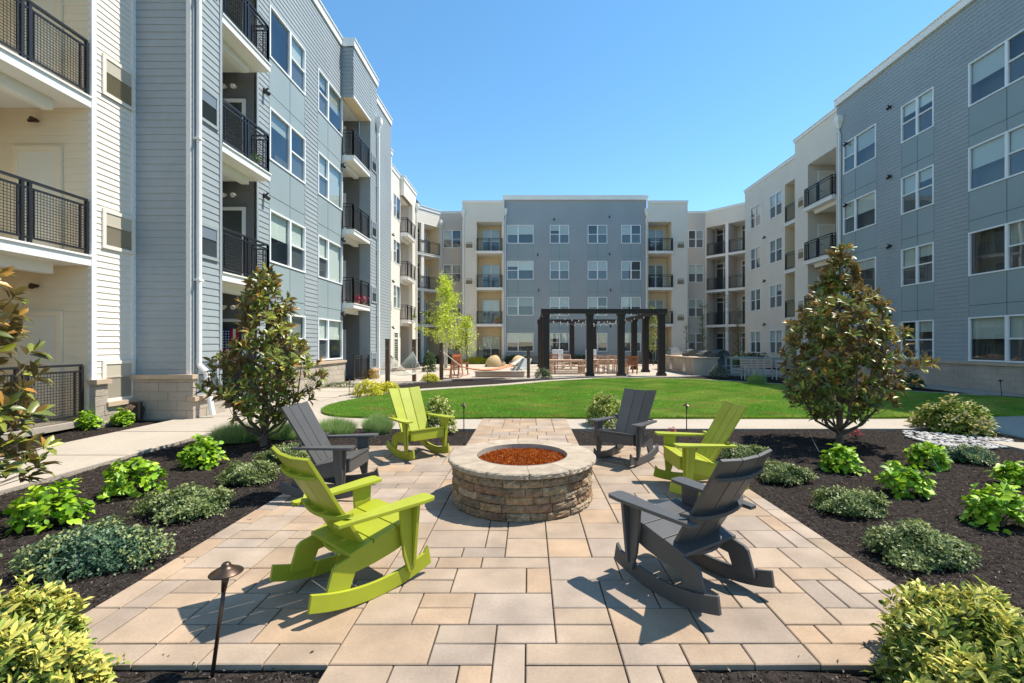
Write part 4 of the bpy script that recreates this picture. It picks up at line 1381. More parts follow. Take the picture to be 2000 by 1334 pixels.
# ------------------------------------------------------------ lawn blades, grass clumps
def blades(name, P, h, w, C, parent=None, lean=.35, r=rng):
    n = len(P); a = r.random(n) * 6.28; l = r.random(n) * lean
    tipv = P + np.stack([np.cos(a) * l * h, np.sin(a) * l * h, h * (1 - .3 * l)], 1)
    s = np.stack([-np.sin(a + r.normal(0, .6, n)), np.cos(a), np.zeros(n)], 1) * w[:, None] * .5
    V = np.stack([P - s, P + s, tipv], 1).reshape(-1, 3)
    return np_mesh(name, V, np.arange(3 * n).reshape(-1, 3), M['blade'], C, parent)
LP = np.array(lawn)
def in_poly(X, Y, P):
    c = np.zeros(len(X), bool); n = len(P); j = n - 1
    for i in range(n):
        xi, yi = P[i]; xj, yj = P[j]
        m_ = ((yi > Y) != (yj > Y)) & (X < (xj - xi) * (Y - yi) / (yj - yi + 1e-12) + xi)
        c ^= m_; j = i
    return c
n = 700000
X_ = rng.uniform(-5.3, 14.6, n); Y_ = 9.8 + (21.4 - 9.8) * rng.random(n) ** 1.5
k_ = in_poly(X_, Y_, LP); X_, Y_ = X_[k_], Y_[k_]; n = len(X_)
patch = .5 + .5 * np.sin(X_ * 1.1 + 2 * np.sin(Y_ * .7)) * np.sin(Y_ * 1.7 + np.sin(X_ * 1.9) * 1.5)
thin = np.clip(np.sin(X_ * 2.7 + 1.3 * np.sin(Y_ * 2.2)) * np.sin(Y_ * 3.9 + X_) * 1.6 - .55, 0, 1)
patch = np.clip(patch + .25 * np.sin(X_ * 5 + np.sin(Y_ * 3.3)) * np.sin(Y_ * 6.1), 0, 1.2) * (.55 + .45 * np.clip((X_ + 3) / 7, 0, 1))
C = np.stack([.13 + .25 * patch + .10 * thin, .31 + .17 * patch - .05 * thin, .035 + .06 * patch + .02 * thin], 1) * (1 + rng.normal(0, .22, (n, 1)))
P = np.stack([X_ + rng.normal(0, .025, n), Y_ + rng.normal(0, .025, n), np.full(n, .025)], 1)
o = blades('grass', P, (.022 + .022 * patch + .012 * rng.random(n)) * (1 + Y_ * .01), (.005 + .0006 * Y_), np.clip(C, .01, 1))
tag(o, 'short bright green grass of the curved lawn', 'grass', kind='stuff')

def clump(px, py, wpx, hpx, lb, seed):
    r = np.random.default_rng(seed); x, y = G(px, py); w = wpx * y / 889 / 2; h = hpx * y / 889
    root = empty('ornamental_grass', (x, y, -.03), label=lb, cat='grass clump', group='tufted grass clumps at the back of the left bed')
    n = 5200
    a = r.random(n) * 6.28; q = np.sqrt(r.random(n))
    P = np.stack([np.cos(a) * q * w * .75, np.sin(a) * q * w * .5, np.zeros(n)], 1)
    hh = h * (1.05 - .45 * q) * (.7 + .5 * r.random(n))
    tipv = P * 1.35 + np.stack([r.normal(0, .06, n), r.normal(0, .06, n), hh], 1)
    s = norm(np.stack([r.normal(0, 1, n), r.normal(0, 1, n), np.zeros(n)], 1)) * .003
    V = np.stack([P - s, P + s, tipv], 1).reshape(-1, 3)
    np_mesh('foliage', V, np.arange(3 * n).reshape(-1, 3), M['blade'], palette(n, [(.30, .46, .12), (.38, .54, .18), (.18, .32, .08), (.54, .56, .30)], None, .2, r), root)
clump(462, 858, 95, 40, 'blue green grass tuft left of the left magnolia trunk', 51)
clump(560, 852, 85, 36, 'blue green grass tuft just right of the left magnolia trunk', 52)
clump(655, 845, 84, 36, 'blue green grass tuft behind the left charcoal chair', 53)
clump(738, 842, 60, 40, 'tallest grass tuft beside the back left green chair', 54)
clump(1478, 752, 34, 26, 'yellow green grass tuft beside the bench right of the lawn', 55)

# ------------------------------------------------------------ mulch chips and twigs, pebbles
n = 190000
X_ = rng.uniform(-8.6, 8.8, n); Y_ = 1.2 + 8.0 * rng.random(n) ** 1.7
def box_out(a, b_, c, d): return ~((X_ > a) & (X_ < b_) & (Y_ > c) & (Y_ < d))
k_ = (box_out(PW[0] - .01, PW[1] + .01, PW[2] - .01, PW[3] + .01) | (box_out(PW[0] + .12, PW[1] - .12, PW[2] + .12, PW[3] - .12) & (rng.random(n) < .02))) & box_out(-1.02, .83, -5, 10) & box_out(-7.62, -5.78, -5, 20) & box_out(7.42, 10, -5, 7.62)
k_ &= ~((Y_ > 8.72)) & ~((X_ > 8.5) & (Y_ > 6.9)) & ~((X_ < -2.9) & (X_ > -6) & (Y_ > 8.65))
X_, Y_ = X_[k_], Y_[k_]; n = len(X_)
onp = ~box_out(PW[0], PW[1], PW[2], PW[3])
P = np.stack([X_, Y_, np.where(onp, .003, -.038 + .022 * rng.random(n))], 1)
A = norm(np.stack([rng.normal(0, 1, n), rng.normal(0, 1, n), rng.normal(0, .35, n)], 1))
L_ = .012 + .03 * rng.random(n) ** 2; W_ = .004 + .007 * rng.random(n)
C = palette(n, [(.045, .034, .028), (.07, .053, .045), (.12, .095, .08), (.025, .018, .015), (.24, .19, .16)], [.35, .3, .15, .18, .02], .25)
o = leafcloud('mulch_chips', P, A, np.tile([0, 0, 1.0], (n, 1)) + rng.normal(0, .3, (n, 3)), L_, W_, C, M['chip'])
tag(o, 'shredded dark brown mulch covering the planting beds', 'mulch', kind='stuff')

b = MB(); pr = random.Random(9)
cnt = 0
while cnt < 520:
    px, py = pr.uniform(1765, 1975), pr.uniform(838, 876)
    t = (px - 1765) / 210
    if not (840 + 17 * t - 2 < py < 848 + 20 * t + 13 * math.sin(t * 3.1)): continue
    cnt += 1
    x, y = G(px, py); r_ = pr.uniform(.018, .045); g = pr.uniform(.5, .85)
    b.cc = (.62 * g, .58 * g, .53 * g)
    sx, sy, a = pr.uniform(.8, 1.4), pr.uniform(.7, 1.1), pr.uniform(0, 3.14)
    vs = []; n6 = 7
    for zz_, q in ((-.4, .75), (.15, 1.0), (.55, .7)):
        for i in range(n6):
            t_ = 2 * math.pi * i / n6
            lx, ly = math.cos(t_) * q * sx * r_, math.sin(t_) * q * sy * r_
            vs.append((x + lx * math.cos(a) - ly * math.sin(a), y + lx * math.sin(a) + ly * math.cos(a), -.03 + zz_ * r_ * .8))
    vs.append((x, y, -.03 + .75 * r_ * .8))
    fs = [(k2 * n6 + i, k2 * n6 + (i + 1) % n6, (k2 + 1) * n6 + (i + 1) % n6, (k2 + 1) * n6 + i) for k2 in (0, 1) for i in range(n6)] + [(2 * n6 + i, 2 * n6 + (i + 1) % n6, 3 * n6) for i in range(n6)]
    b.add(vs, fs)
tag(b.build('pebbles', M['pebble'], colattr=True, smooth=True), 'drift of white river pebbles in the right mulch bed', 'pebbles', kind='stuff')
# ------------------------------------------------------------ pergola
pg = empty('pergola', (3.8, 28, 0), label='dark brown open pergola with square columns and string lights standing beyond the lawn', cat='pergola')
org = (3.8, 28, 0)
cols = [(.88, 23.3), (3.12, 23.3), (4.72, 23.3), (6.78, 23.3), (.86, 26.5), (.84, 29.7), (6.76, 26.4), (6.75, 29.2), (.82, 33), (3.12, 33), (4.7, 33), (6.75, 33)]
for x, y in cols:
    b = MB(); w = .165
    b.box(x - w, x + w, y - w, y + w, .16, 3.16)
    b.box(x - w - .05, x + w + .05, y - w - .05, y + w + .05, 0, .13); b.box(x - w - .025, x + w + .025, y - w - .025, y + w + .025, .13, .17)
    b.box(x - w - .04, x + w + .04, y - w - .04, y + w + .04, 3.08, 3.19)
    b.build('column', M['darkwood'], pg, org, bevel=.01)
for a, c in (((.62, 23.3), (7.04, 23.3)), ((.62, 33), (7.0, 33)), ((.86, 23.42), (.82, 32.88)), ((6.77, 23.42), (6.75, 32.88))):
    b = MB(); dx, dy = (0, .12) if a[1] == c[1] else (.12, 0)
    z1 = 3.42 if a[1] == c[1] else 3.40
    for s in (-1, 1):
        b.box(min(a[0], c[0]) + (s - 1) * dx * .5 * 0 - dx + (dx + dx * s) - dx * 0, max(a[0], c[0]) + dx * s, min(a[1], c[1]) + dy * s - .03 * (dy > 0), max(a[1], c[1]) + dy * s + .03 * (dy > 0), 3.19, z1) if dy else b.box(a[0] + dx * s - .03, a[0] + dx * s + .03, a[1], c[1], 3.19, z1)
    b.build('beam', M['darkwood'], pg, org)
def string_light(p0, p1, n, label, sag=.25):
    o = empty('string_light', p0, label=label, cat='string lights', group='strings of bulbs hung across the pergola')
    b = MB(); pts = []
    for i in range(n * 2 + 1):
        t = i / (n * 2); pts.append((p0[0] + (p1[0] - p0[0]) * t, p0[1] + (p1[1] - p0[1]) * t, p0[2] + (p1[2] - p0[2]) * t - sag * 4 * t * (1 - t)))
    b.tube(pts, .007, 4); b.build('cable', M['black'], o, p0)
    b = MB()
    for i in range(n):
        p = pts[i * 2 + 1]; b.cyl((p[0], p[1], p[2] - .03), (p[0], p[1], p[2] - .09), .018, .03, 6); b.cyl((p[0], p[1], p[2] - .09), (p[0], p[1], p[2] - .13), .03, .012, 6)
    b.build('bulbs', M['bulb'], o, p0)
string_light((.9, 23.5, 3.2), (6.7, 28.9, 3.2), 14, 'string of bulbs running from the front left pergola column to its right side')
string_light((6.7, 23.5, 3.2), (.9, 28.9, 3.2), 14, 'string of bulbs running from the front right pergola column to its left side')
string_light((.9, 29.3, 3.2), (6.7, 32.9, 3.2), 12, 'string of bulbs across the rear half of the pergola')
string_light((3.12, 23.5, 3.2), (4.7, 32.9, 3.2), 16, 'string of bulbs running front to back through the middle of the pergola')

# ------------------------------------------------------------ wooden dining furniture
def slat_chair(mname='wood'):
    m = M[mname]; o = empty('dining_chair', (0, 0, 0)); w = .27
    b = MB()
    for i in range(6): b.box(-w, w, -.24 + i * .085, -.17 + i * .085, .42, .445)
    b.build('seat', m, o)
    for sx in (-1, 1):
        b = MB(); b.box(sx * w - .03, sx * w + .03, .22, .28, 0, .64); b.build('leg', m, o)
        b = MB(); b.bar((sx * w, -.24, 0), (sx * w, -.30, .96), .055, .055); b.build('leg', m, o)
        b = MB(); b.box(sx * w - .04, sx * w + .04, -.27, .30, .64, .67); b.build('arm', m, o)
    b = MB(); b.bar((-w, -.30, .93), (w, -.30, .93), .04, .08); b.bar((-w, -.265, .52), (w, -.265, .52), .03, .06)
    for i in range(7): x = -w + .075 + i * .065; b.bar((x, -.268, .5), (x, -.298, .92), .022, .03)
    b.build('backrest', m, o)
    return o
def bench(L, mname='wood'):
    m = M[mname]; o = empty('dining_bench', (0, 0, 0)); b = MB()
    for i in range(4): b.box(-L / 2, L / 2, -.19 + i * .1, -.105 + i * .1, .42, .455)
    b.build('seat', m, o)
    for sx in (-1, 1):
        for sy in (-1, 1):
            b = MB(); b.box(sx * (L / 2 - .08) - .035, sx * (L / 2 - .08) + .035, sy * .15 - .035, sy * .15 + .035, 0, .42); b.build('leg', m, o)
    b = MB(); b.box(-L / 2 + .1, L / 2 - .1, -.02, .02, .14, .2); b.build('stretcher', m, o)
    return o
def table(L, W, h=.75, mname='wood', name='dining_table'):
    m = M[mname]; o = empty(name, (0, 0, 0)); b = MB()
    n = 7
    for i in range(n): b.box(-L / 2, L / 2, -W / 2 + i * W / n, -W / 2 + (i + 1) * W / n - .008, h - .035, h)
    b.build('tabletop', m, o)
    b = MB()
    for s in (-1, 1): b.box(-L / 2 + .06, L / 2 - .06, s * (W / 2 - .08) - .015, s * (W / 2 - .08) + .015, h - .13, h - .036)
    b.build('apron', m, o)
    for sx in (-1, 1):
        for sy in (-1, 1):
            b = MB(); b.box(sx * (L / 2 - .08) - .04, sx * (L / 2 - .08) + .04, sy * (W / 2 - .08) - .04, sy * (W / 2 - .08) + .04, 0, h - .036); b.build('leg', m, o)
    return o
def put(o, x, y, rz, lb, cat, grp=None):
    o.location = (x, y, .004); o.rotation_euler = (0, 0, rz); tag(o, lb, cat, grp); return o
t0 = put(table(2.0, .95), 2.05, 25.4, 0, 'teak dining table under the left half of the pergola', 'table', 'teak tables under the pergola')
t1 = put(copy_tree(t0), 4.55, 26.0, 0, 'teak dining table under the middle of the pergola', 'table', 'teak tables under the pergola')
b0 = put(bench(1.9), 2.1, 24.45, 0, 'slatted teak bench in front of the left pergola table', 'bench', 'teak dining benches')
b1 = put(copy_tree(b0), 2.1, 26.35, 0, 'slatted teak bench on the far side of the left pergola table', 'bench', 'teak dining benches')
c0 = slat_chair(); gq = 'slatted chairs under the pergola'
put(c0, .85 + .35, 25.4, -math.pi / 2, 'slatted chair at the left end of the left pergola table', 'chair', gq)
c_list = [(3.05, 25.45, math.pi / 2, 'slatted chair at the right end of the left pergola table'),
          (4.1, 25.1, 0, 'slatted chair in front of the middle pergola table, left one'),
          (4.95, 25.1, 0, 'slatted chair in front of the middle pergola table, right one'),
          (4.15, 26.9, math.pi, 'slatted chair behind the middle pergola table, left one'),
          (4.95, 26.9, math.pi, 'slatted chair behind the middle pergola table, right one'),
          (2.4, 29.0, math.pi, 'slatted chair further back under the left of the pergola')]
for x, y, rz, lb in c_list: put(copy_tree(c0), x, y, rz, lb, 'chair', gq)
rc = slat_chair('redwood')
put(rc, 5.55, 24.9, .25, 'red brown slatted chair between the two right front pergola columns', 'chair')
put(copy_tree(rc), 1.55, 30.4, .4, 'red brown slatted chair behind the left pergola column row', 'chair', None)
for (x, y, lb) in ((1.98, 31.0, 'pale square lounge chair behind the left pergola table'), (4.35, 31.5, 'pale square lounge chair behind the middle pergola table')):
    o = empty('lounge_chair', (x, y, .004), label=lb, cat='lounge chair', group='pale high backed lounge chairs')
    b = MB(); b.box(-.38, .38, -.30, .32, .25, .42); b.build('cushion', M['trim'], o, bevel=.03)
    b = MB(); b.bar((-0, .30, .42), (0, .42, 1.25), .74, .12, up=(0, 1, 0)); b.build('backrest', M['trim'], o, bevel=.03)
    for sx in (-1, 1):
        b = MB(); b.box(sx * .42 - .03, sx * .42 + .03, -.3, .38, 0, .58); b.build('arm', M['wood'], o)

# ------------------------------------------------------------ hammocks
def post(x, y, z, lb, w=.075):
    o = empty('hammock_post', (x, y, 0), label=lb, cat='post', group='timber hammock posts')
    b = MB(); b.box(-w, w, -w, w, -.05, z); b.box(-w - .012, w + .012, -w - .012, w + .012, z, z + .03)
    b.build('post', M['postwood'], o)
    b = MB(); b.cyl((0, -w - .05, z - .35), (0, -w, z - .35), .02, .02, 6); b.build('hook', M['steel'], o)
    return o
pA = G(757, 751); pB = G(809, 745); pC = G(862, 742); pD = G(1032, 738)
post(*pA, 1.80, 'nearest timber post of the white rope hammock'); post(*pB, 1.80, 'far timber post of the white rope hammock')
post(*pC, 1.64, 'timber post at the left end of the coral hammock'); post(*pD, 1.35, 'timber post at the right end of the coral hammock')
def hammock(p0, z0, p1, z1, zs, half, m, label, spread, cloth=True):
    a = Vector((*p0, z0)); c = Vector((*p1, z1)); d = (c - a); sd = Vector((-d.y, d.x, 0)).normalized()
    org_ = ((a.x + c.x) / 2, (a.y + c.y) / 2, 0)
    o = empty('hammock', org_, label=label, cat='hammock')
    s0 = a.lerp(c, .2); s1 = a.lerp(c, .8); s0.z = s1.z = zs + .12
    def at(u, v):
        p = s0.lerp(s1, u) + sd * v * half; p.z = zs + .12 - .26 * 4 * u * (1 - u) * (1 - .25 * v * v) + (0 if cloth else .0); return p
    b = MB(); n = 14; q = 8
    if cloth:
        vs = [at(i / n, -1 + 2 * j / q) for i in range(n + 1) for j in range(q + 1)]
        vs2 = [Vector((p.x, p.y, p.z - .012)) for p in vs]
        fs = [(i * (q + 1) + j, i * (q + 1) + j + 1, (i + 1) * (q + 1) + j + 1, (i + 1) * (q + 1) + j) for i in range(n) for j in range(q)]
        b.add(vs, fs); b.add(vs2, fs)
    else:
        for j in range(15):
            v = -1 + 2 * j / 14; b.tube([at(i / 10, v) for i in range(11)], .008, 4)
        for i in range(15): b.tube([at(i / 14, -1 + 2 * j / 6) for j in range(7)], .007, 4)
    b.build('bed', m, o, org_)
    for s_, e_ in ((s0, a), (s1, c)):
        b = MB()
        for j in range(15):
            v = -1 + 2 * j / 14; p = s_ + sd * v * half; b.tube([p, s_.lerp(e_, .75) + Vector((0, 0, .03))], .010, 4)
        b.tube([s_.lerp(e_, .75) + Vector((0, 0, .03)), e_], .016, 6)
        b.build('rope_fan', M['rope'], o, org_)
        b = MB(); b.cyl(s_ - sd * half, s_ + sd * half, .022, .022, 8); b.build('spreader_bar', M['wood'], o, org_)
hammock(pA, 1.45, pB, 1.5, .45, .62, M['rope'], 'white rope net hammock hung between two posts left of the lawn', .6, False)
hammock(pC, 1.30, pD, 1.15, .52, .45, M['canvas'], 'coral cloth hammock slung low beyond the lawn', .6, True)

# rocking chairs of wood beside the hammock post
def porch_rocker(x, y, rz, lb):
    o = empty('porch_rocking_chair', (x, y, .003), rz, label=lb, cat='rocking chair', group='orange brown wooden rocking chairs by the hammock')
    m = M['redwood'] if 'left' in lb else M['wood']
    for s in (-1, 1):
        b = MB(); b.tube([(s * .27, -.5, .10), (s * .27, -.25, .03), (s * .27, 0, .02), (s * .27, .25, .03), (s * .27, .45, .09)], .02, 5); b.build('rocker', m, o)
        b = MB(); b.bar((s * .27, .25, .03), (s * .27, .25, .62), .045, .045); b.build('leg', m, o)
        b = MB(); b.bar((s * .25, -.22, .03), (s * .25, -.42, 1.1), .045, .045); b.build('leg', m, o)
        b = MB(); b.box(s * .27 - .04, s * .27 + .04, -.28, .3, .62, .65); b.build('arm', m, o)
    b = MB()
    for i in range(6): b.box(-.26, .26, -.24 + i * .085, -.165 + i * .085, .41, .43)
    b.build('seat', m, o)
    b = MB()
    for i in range(7): xx = -.2 + i * .067; b.bar((xx, -.26, .45), (xx, -.41, 1.08), .03, .02)
    b.bar((-.25, -.415, 1.08), (.25, -.415, 1.08), .03, .09); b.build('backrest', m, o)
porch_rocker(*G(880, 739), .9, 'red brown wooden rocking chair left of the pair behind the hammock post')
porch_rocker(*G(900, 733), -.4, 'teak rocking chair at the left end of the coral hammock')

# woven round loungers with purple seats
def pod(x, y, rz, r_, lb):
    o = empty('round_lounger', (x, y, .003), rz, label=lb, cat='lounge chair', group='round woven loungers at the back of the plaza')
    b = MB(); n, q = 18, 8; vs = []
    for j in range(q + 1):
        e = math.pi / 2 * j / q
        for i in range(n + 1):
            a = math.pi * i / n
            vs.append((r_ * math.cos(a) * math.cos(e * .9), r_ * .95 * math.sin(e * .9) , r_ * 1.02 * math.sin(a) * math.cos(e * .9) + .0))
    b.add(vs, [(j * (n + 1) + i, j * (n + 1) + i + 1, (j + 1) * (n + 1) + i + 1, (j + 1) * (n + 1) + i) for j in range(q) for i in range(n)])
    b.build('shell', M['wicker'], o, smooth=True)
    b = MB(); b.lathe([(0, .30), (r_ * .86, .30), (r_ * .88, .26), (r_ * .84, .02)], n=24); b.build('seat_base', M['wicker'], o)
    b = MB(); b.lathe([(0, .40), (r_ * .78, .40), (r_ * .82, .34), (r_ * .8, .303)], n=24); b.build('cushion', M['purple'], o)
pod(*G(968, 716), 2.2, .82, 'round woven lounger with a purple cushion, behind the middle of the coral hammock')
pod(*G(1012, 715), -2.3, .78, 'round woven lounger just left of the pergola')

# low stone seat wall and grey chaise
sw = empty('seat_wall', (*G(978, 737), 0), label='low grey stone seat wall in front of the coral hammock', cat='seat wall')
b = MB(); b.box(-1.25, 1.15, 0, .45, 0, .24); b.build('wall', M['stone'], sw, bevel=.02)
b = MB(); b.box(-1.3, 1.2, -.05, .5, .242, .30); b.build('cap', M['stone'], sw, bevel=.01)
ch = empty('chaise_lounge', (*G(1018, 731), 0), -.4, label='pale chaise lounge behind the low stone seat wall', cat='chaise lounge')
b = MB(); b.box(-.32, .32, -.7, .25, .28, .34); b.build('seat', M['greymetal'], ch)
b = MB(); b.bar((0, .22, .3), (0, .75, .82), .62, .05, up=(0, 1, 0)); b.build('backrest', M['greymetal'], ch)
for sx in (-.28, .28):
    for sy in (-.6, .2): b = MB(); b.bar((sx, sy, 0), (sx, sy, .3), .04, .04); b.build('leg', M['greymetal'], ch)

# ------------------------------------------------------------ outdoor kitchen
kt = empty('outdoor_kitchen', (9.3, 26.8, 0), label='long tan stone outdoor kitchen counter right of the pergola', cat='outdoor kitchen')
org = (9.3, 26.8, 0)
Fk = RF(8.6); 
b = MB(); b.box(8.62, 9.85, 23.75, 30, 0, .86)
for i in range(5):
    for j in range(16):
        off = .2 if i % 2 else 0
        y0_, y1_ = 23.75 + j * .4 - off, 23.75 + j * .4 - off + .392
        y0_ = max(y0_, 23.75); y1_ = min(y1_, 30)
        if y1_ - y0_ > .05: fbox(b, Fk, y0_, y1_, -.02, .01 + .004 * ((i * 7 + j) % 3), .01 + i * .17, .01 + i * .17 + .162)
    for j in range(4):
        x0_ = 8.62 + j * .4 - (.2 if i % 2 else 0); x1_ = min(x0_ + .392, 9.85); x0_ = max(x0_, 8.62)
        if x1_ - x0_ > .05: b.box(x0_, x1_, 23.73 - .003 * ((i + j) % 3), 23.76, .01 + i * .17, .01 + i * .17 + .162)
b.build('base', M['stone'], kt, org)
b = MB(); b.box(8.52, 9.93, 23.66, 30.1, .87, .94); b.build('countertop', M['cap'], kt, org, bevel=.008)
b = MB(); fbox(b, Fk, 24.9, 25.35, .015, .035, .12, .8); fbox(b, Fk, 27.2, 27.7, .015, .035, .12, .8); b.build('cabinet_door', M['steel'], kt, org)
def grill(x, y, s, lb):
    o = empty('covered_grill', (x, y, .94), label=lb, cat='grill', group='covered grills on the kitchen counter')
    b = MB(); n = 10; prof = [(-.32, 0), (-.34, .08), (-.31, .2), (-.2, .33), (0, .38), (.18, .34), (.3, .22), (.34, .08), (.33, 0)]
    for i in range(3):
        a = -.45 * s + i * .3 * s; c = a + .3 * s; k0 = (.94, 1.0, 1.03)[i]; k1 = (1.0, 1.03, .92)[i]
        vs = [(p * k0 * s, a, z * k0 * s) for p, z in prof] + [(p * k1 * s, c, z * k1 * s) for p, z in prof]; m_ = len(prof)
        b.add(vs, [(q, q + 1, m_ + q + 1, m_ + q) for q in range(m_ - 1)] + ([tuple(range(m_))] if i == 0 else []) + ([tuple(range(m_, 2 * m_))] if i == 2 else []))
    b.build('cover', M['cover'], o, smooth=True)
    b = MB(); b.tube([(-.36 * s, -.3 * s, .16 * s), (-.42 * s, -.3 * s, .2 * s), (-.42 * s, .3 * s, .2 * s), (-.36 * s, .3 * s, .16 * s)], .012, 6); b.build('handle', M['steel'], o)
grill(9.2, 25.9, 1.05, 'grey covered grill in the middle of the stone counter'); grill(9.45, 24.35, .9, 'grey covered grill on the near end of the stone counter'); grill(10.9, 25.9, 1.0, 'dark covered grill on a cart beyond the stone counter')
b = MB(); b.box(-.45, .45, -.3, .3, -.93, -.01); b.build('cart', M['cover'], bpy.data.objects['covered_grill.002'])
gr = empty('gas_grill', (9.1, 28.6, .94), label='stainless steel grill at the far end of the stone counter', cat='grill')
b = MB(); b.box(-.3, .3, -.4, .4, 0, .2); b.prism([(-.3, .2), (-.28, .4), (-.1, .5), (.2, .48), (.3, .2)], lambda p: (p[0], -.38, p[1]), lambda p: (p[0], .38, p[1])); b.build('hood', M['steel'], gr, bevel=.01)
b = MB(); b.tube([(-.32, -.3, .3), (-.38, -.3, .3), (-.38, .3, .3), (-.32, .3, .3)], .014, 6); b.build('handle', M['black'], gr)

# pale tables and benches at the right of the plaza
def metal_table(x, y, L, W, h, lb):
    o = table(L, W, h, 'greymetal', 'metal_table'); put(o, x, y, 0, lb, 'table', 'pale metal tables right of the kitchen')
metal_table(11.15, 23.9, 1.5, .8, .95, 'high pale metal table nearest the stone kitchen')
metal_table(12.9, 23.9, 1.6, .8, .92, 'high pale metal table behind the slatted bench')
bb = bench(1.3, 'greymetal'); bb.name = 'metal_bench'; put(bb, 11.3, 25.0, 0, 'low pale bench behind the metal table nearest the kitchen', 'bench')
pb = empty('park_bench', (10.55, 20.9, 0), -.12, label='slatted bench with pale pink boards and metal frame at the right lawn edge', cat='bench')
b = MB()
for i in range(4): b.box(-.72, .72, -.24 + i * .12, -.14 + i * .12, .43, .455)
b.build('seat', M['pinkwood'], pb)
b = MB()
for i in range(4): b.bar((-.72, .24 + .025 * i, .56 + i * .11), (.72, .24 + .025 * i, .56 + i * .11), .025, .085)
b.build('backrest', M['pinkwood'], pb)
for s in (-1, 1):
    b = MB(); b.bar((s * .68, -.24, 0), (s * .68, -.24, .66), .04, .04); b.bar((s * .68, .2, 0), (s * .68, .36, .98), .04, .04, up=(0, 1, 0)); b.bar((s * .68, -.24, .65), (s * .68, .28, .65), .05, .03); b.bar((s * .68, -.24, .42), (s * .68, .24, .42), .03, .03)
    b.build('frame', M['greymetal'], pb)

# ------------------------------------------------------------ mid distance shrubs
def mid(name, px, py, wpx, hpx, pal, lb, seed, L=.06, n=420, tip=None, cat='shrub', grp=None, dy=.3, lump=.14):
    x, y = G(px, py); w = wpx * y / 889 / 2; h = hpx * y / 889
    return shrub(name, x, y + dy, w, w * .8, h, n, 5, L, L * .45, pal, None, lb, cat, grp, 'fine', .6, seed=seed, lump=lump, tip=tip)
YEL = [(.68, .60, .02), (.55, .55, .03), (.75, .65, .04), (.34, .40, .03)]
GRN = [(.05, .10, .025), (.035, .075, .02), (.08, .14, .03), (.11, .17, .05)]
gy = 'golden yellow shrubs left of the lawn'
mid('golden_shrub', 712, 776, 58, 34, YEL, 'golden yellow shrub left of the lawn, larger one beside the small path light', 61, grp=gy)
mid('golden_shrub', 750, 771, 50, 26, YEL, 'golden yellow shrub at the foot of the near hammock post', 62, grp=gy)
mid('golden_shrub', 838, 745, 34, 15, YEL, 'low golden shrub in the mulch between the two hammocks', 63, grp=gy)
mid('orange_shrub', 716, 741, 40, 26, [(.62, .26, .03), (.70, .36, .05), (.36, .34, .05), (.22, .26, .05)], 'orange tipped shrub against the left blue block railing', 64)
mid('rounded_shrub', 1061, 739, 36, 20, [(.11, .15, .06), (.07, .11, .04), (.17, .2, .09)], 'small rounded green shrub at the left front column of the pergola', 65)
mid('rounded_shrub', 1410, 738, 40, 24, [(.14, .17, .11), (.09, .12, .07), (.2, .23, .16)], 'grey green rounded shrub in front of the stone kitchen end', 66)
mid('rounded_shrub', 1795, 757, 42, 26, GRN, 'dark green shrub by the stone base right of the right magnolia', 67)
mid('rounded_shrub', 660, 757, 70, 10, [(.18, .2, .09), (.12, .14, .06)], 'row of sparse low plants along the left blue block base', 68, n=200)
mid('conifer', 835, 727, 26, 44, GRN, 'small dark conical evergreen at the left rear corner', 69, grp='dark evergreens along the rear walls', L=.09)
mid('rounded_shrub', 797, 722, 22, 24, GRN, 'dark evergreen shrub behind the white rope hammock', 70, L=.09)
for i, (px, py, w_, h_, lb) in enumerate([(1135, 703, 120, 20, 'clipped dark hedge below the rear blue block windows'), (1450, 706, 90, 26, 'dark hedge beneath the right rear balconies'), (1530, 707, 70, 26, 'dark hedge below the right cream block windows'), (930, 703, 60, 14, 'yellow green low hedge under the left rear tower')]):
    x, y = G(px, 709); w = w_ * 37.4 / 889 / 2
    xx = (px - 1033) * 37.6 / 889
    shrub('hedge', xx if i != 2 else 15.6, 37.9 if i < 1 or i == 3 else (36.5 if i == 1 else 31.5), w, .6, h_ * 37.5 / 889, 900, 5, .09, .05, GRN if i != 3 else YEL, None, lb, 'hedge', 'hedges along the rear walls', 'fine', .6, seed=80 + i, lump=.08)
for px, w_ in ((1008, 60), (870, 60)):
    x = (px - 1033) * 38.3 / 889
    shrub('hedge', x, 38.2, 1.3, .5, .8, 700, 5, .09, .05, GRN, None, 'dark hedge left of the pergola under the rear blue block' if px == 1008 else 'dark hedge beneath the rear cream corner behind the green tree', 'hedge', 'hedges along the rear walls', 'fine', .6, seed=px, lump=.08)

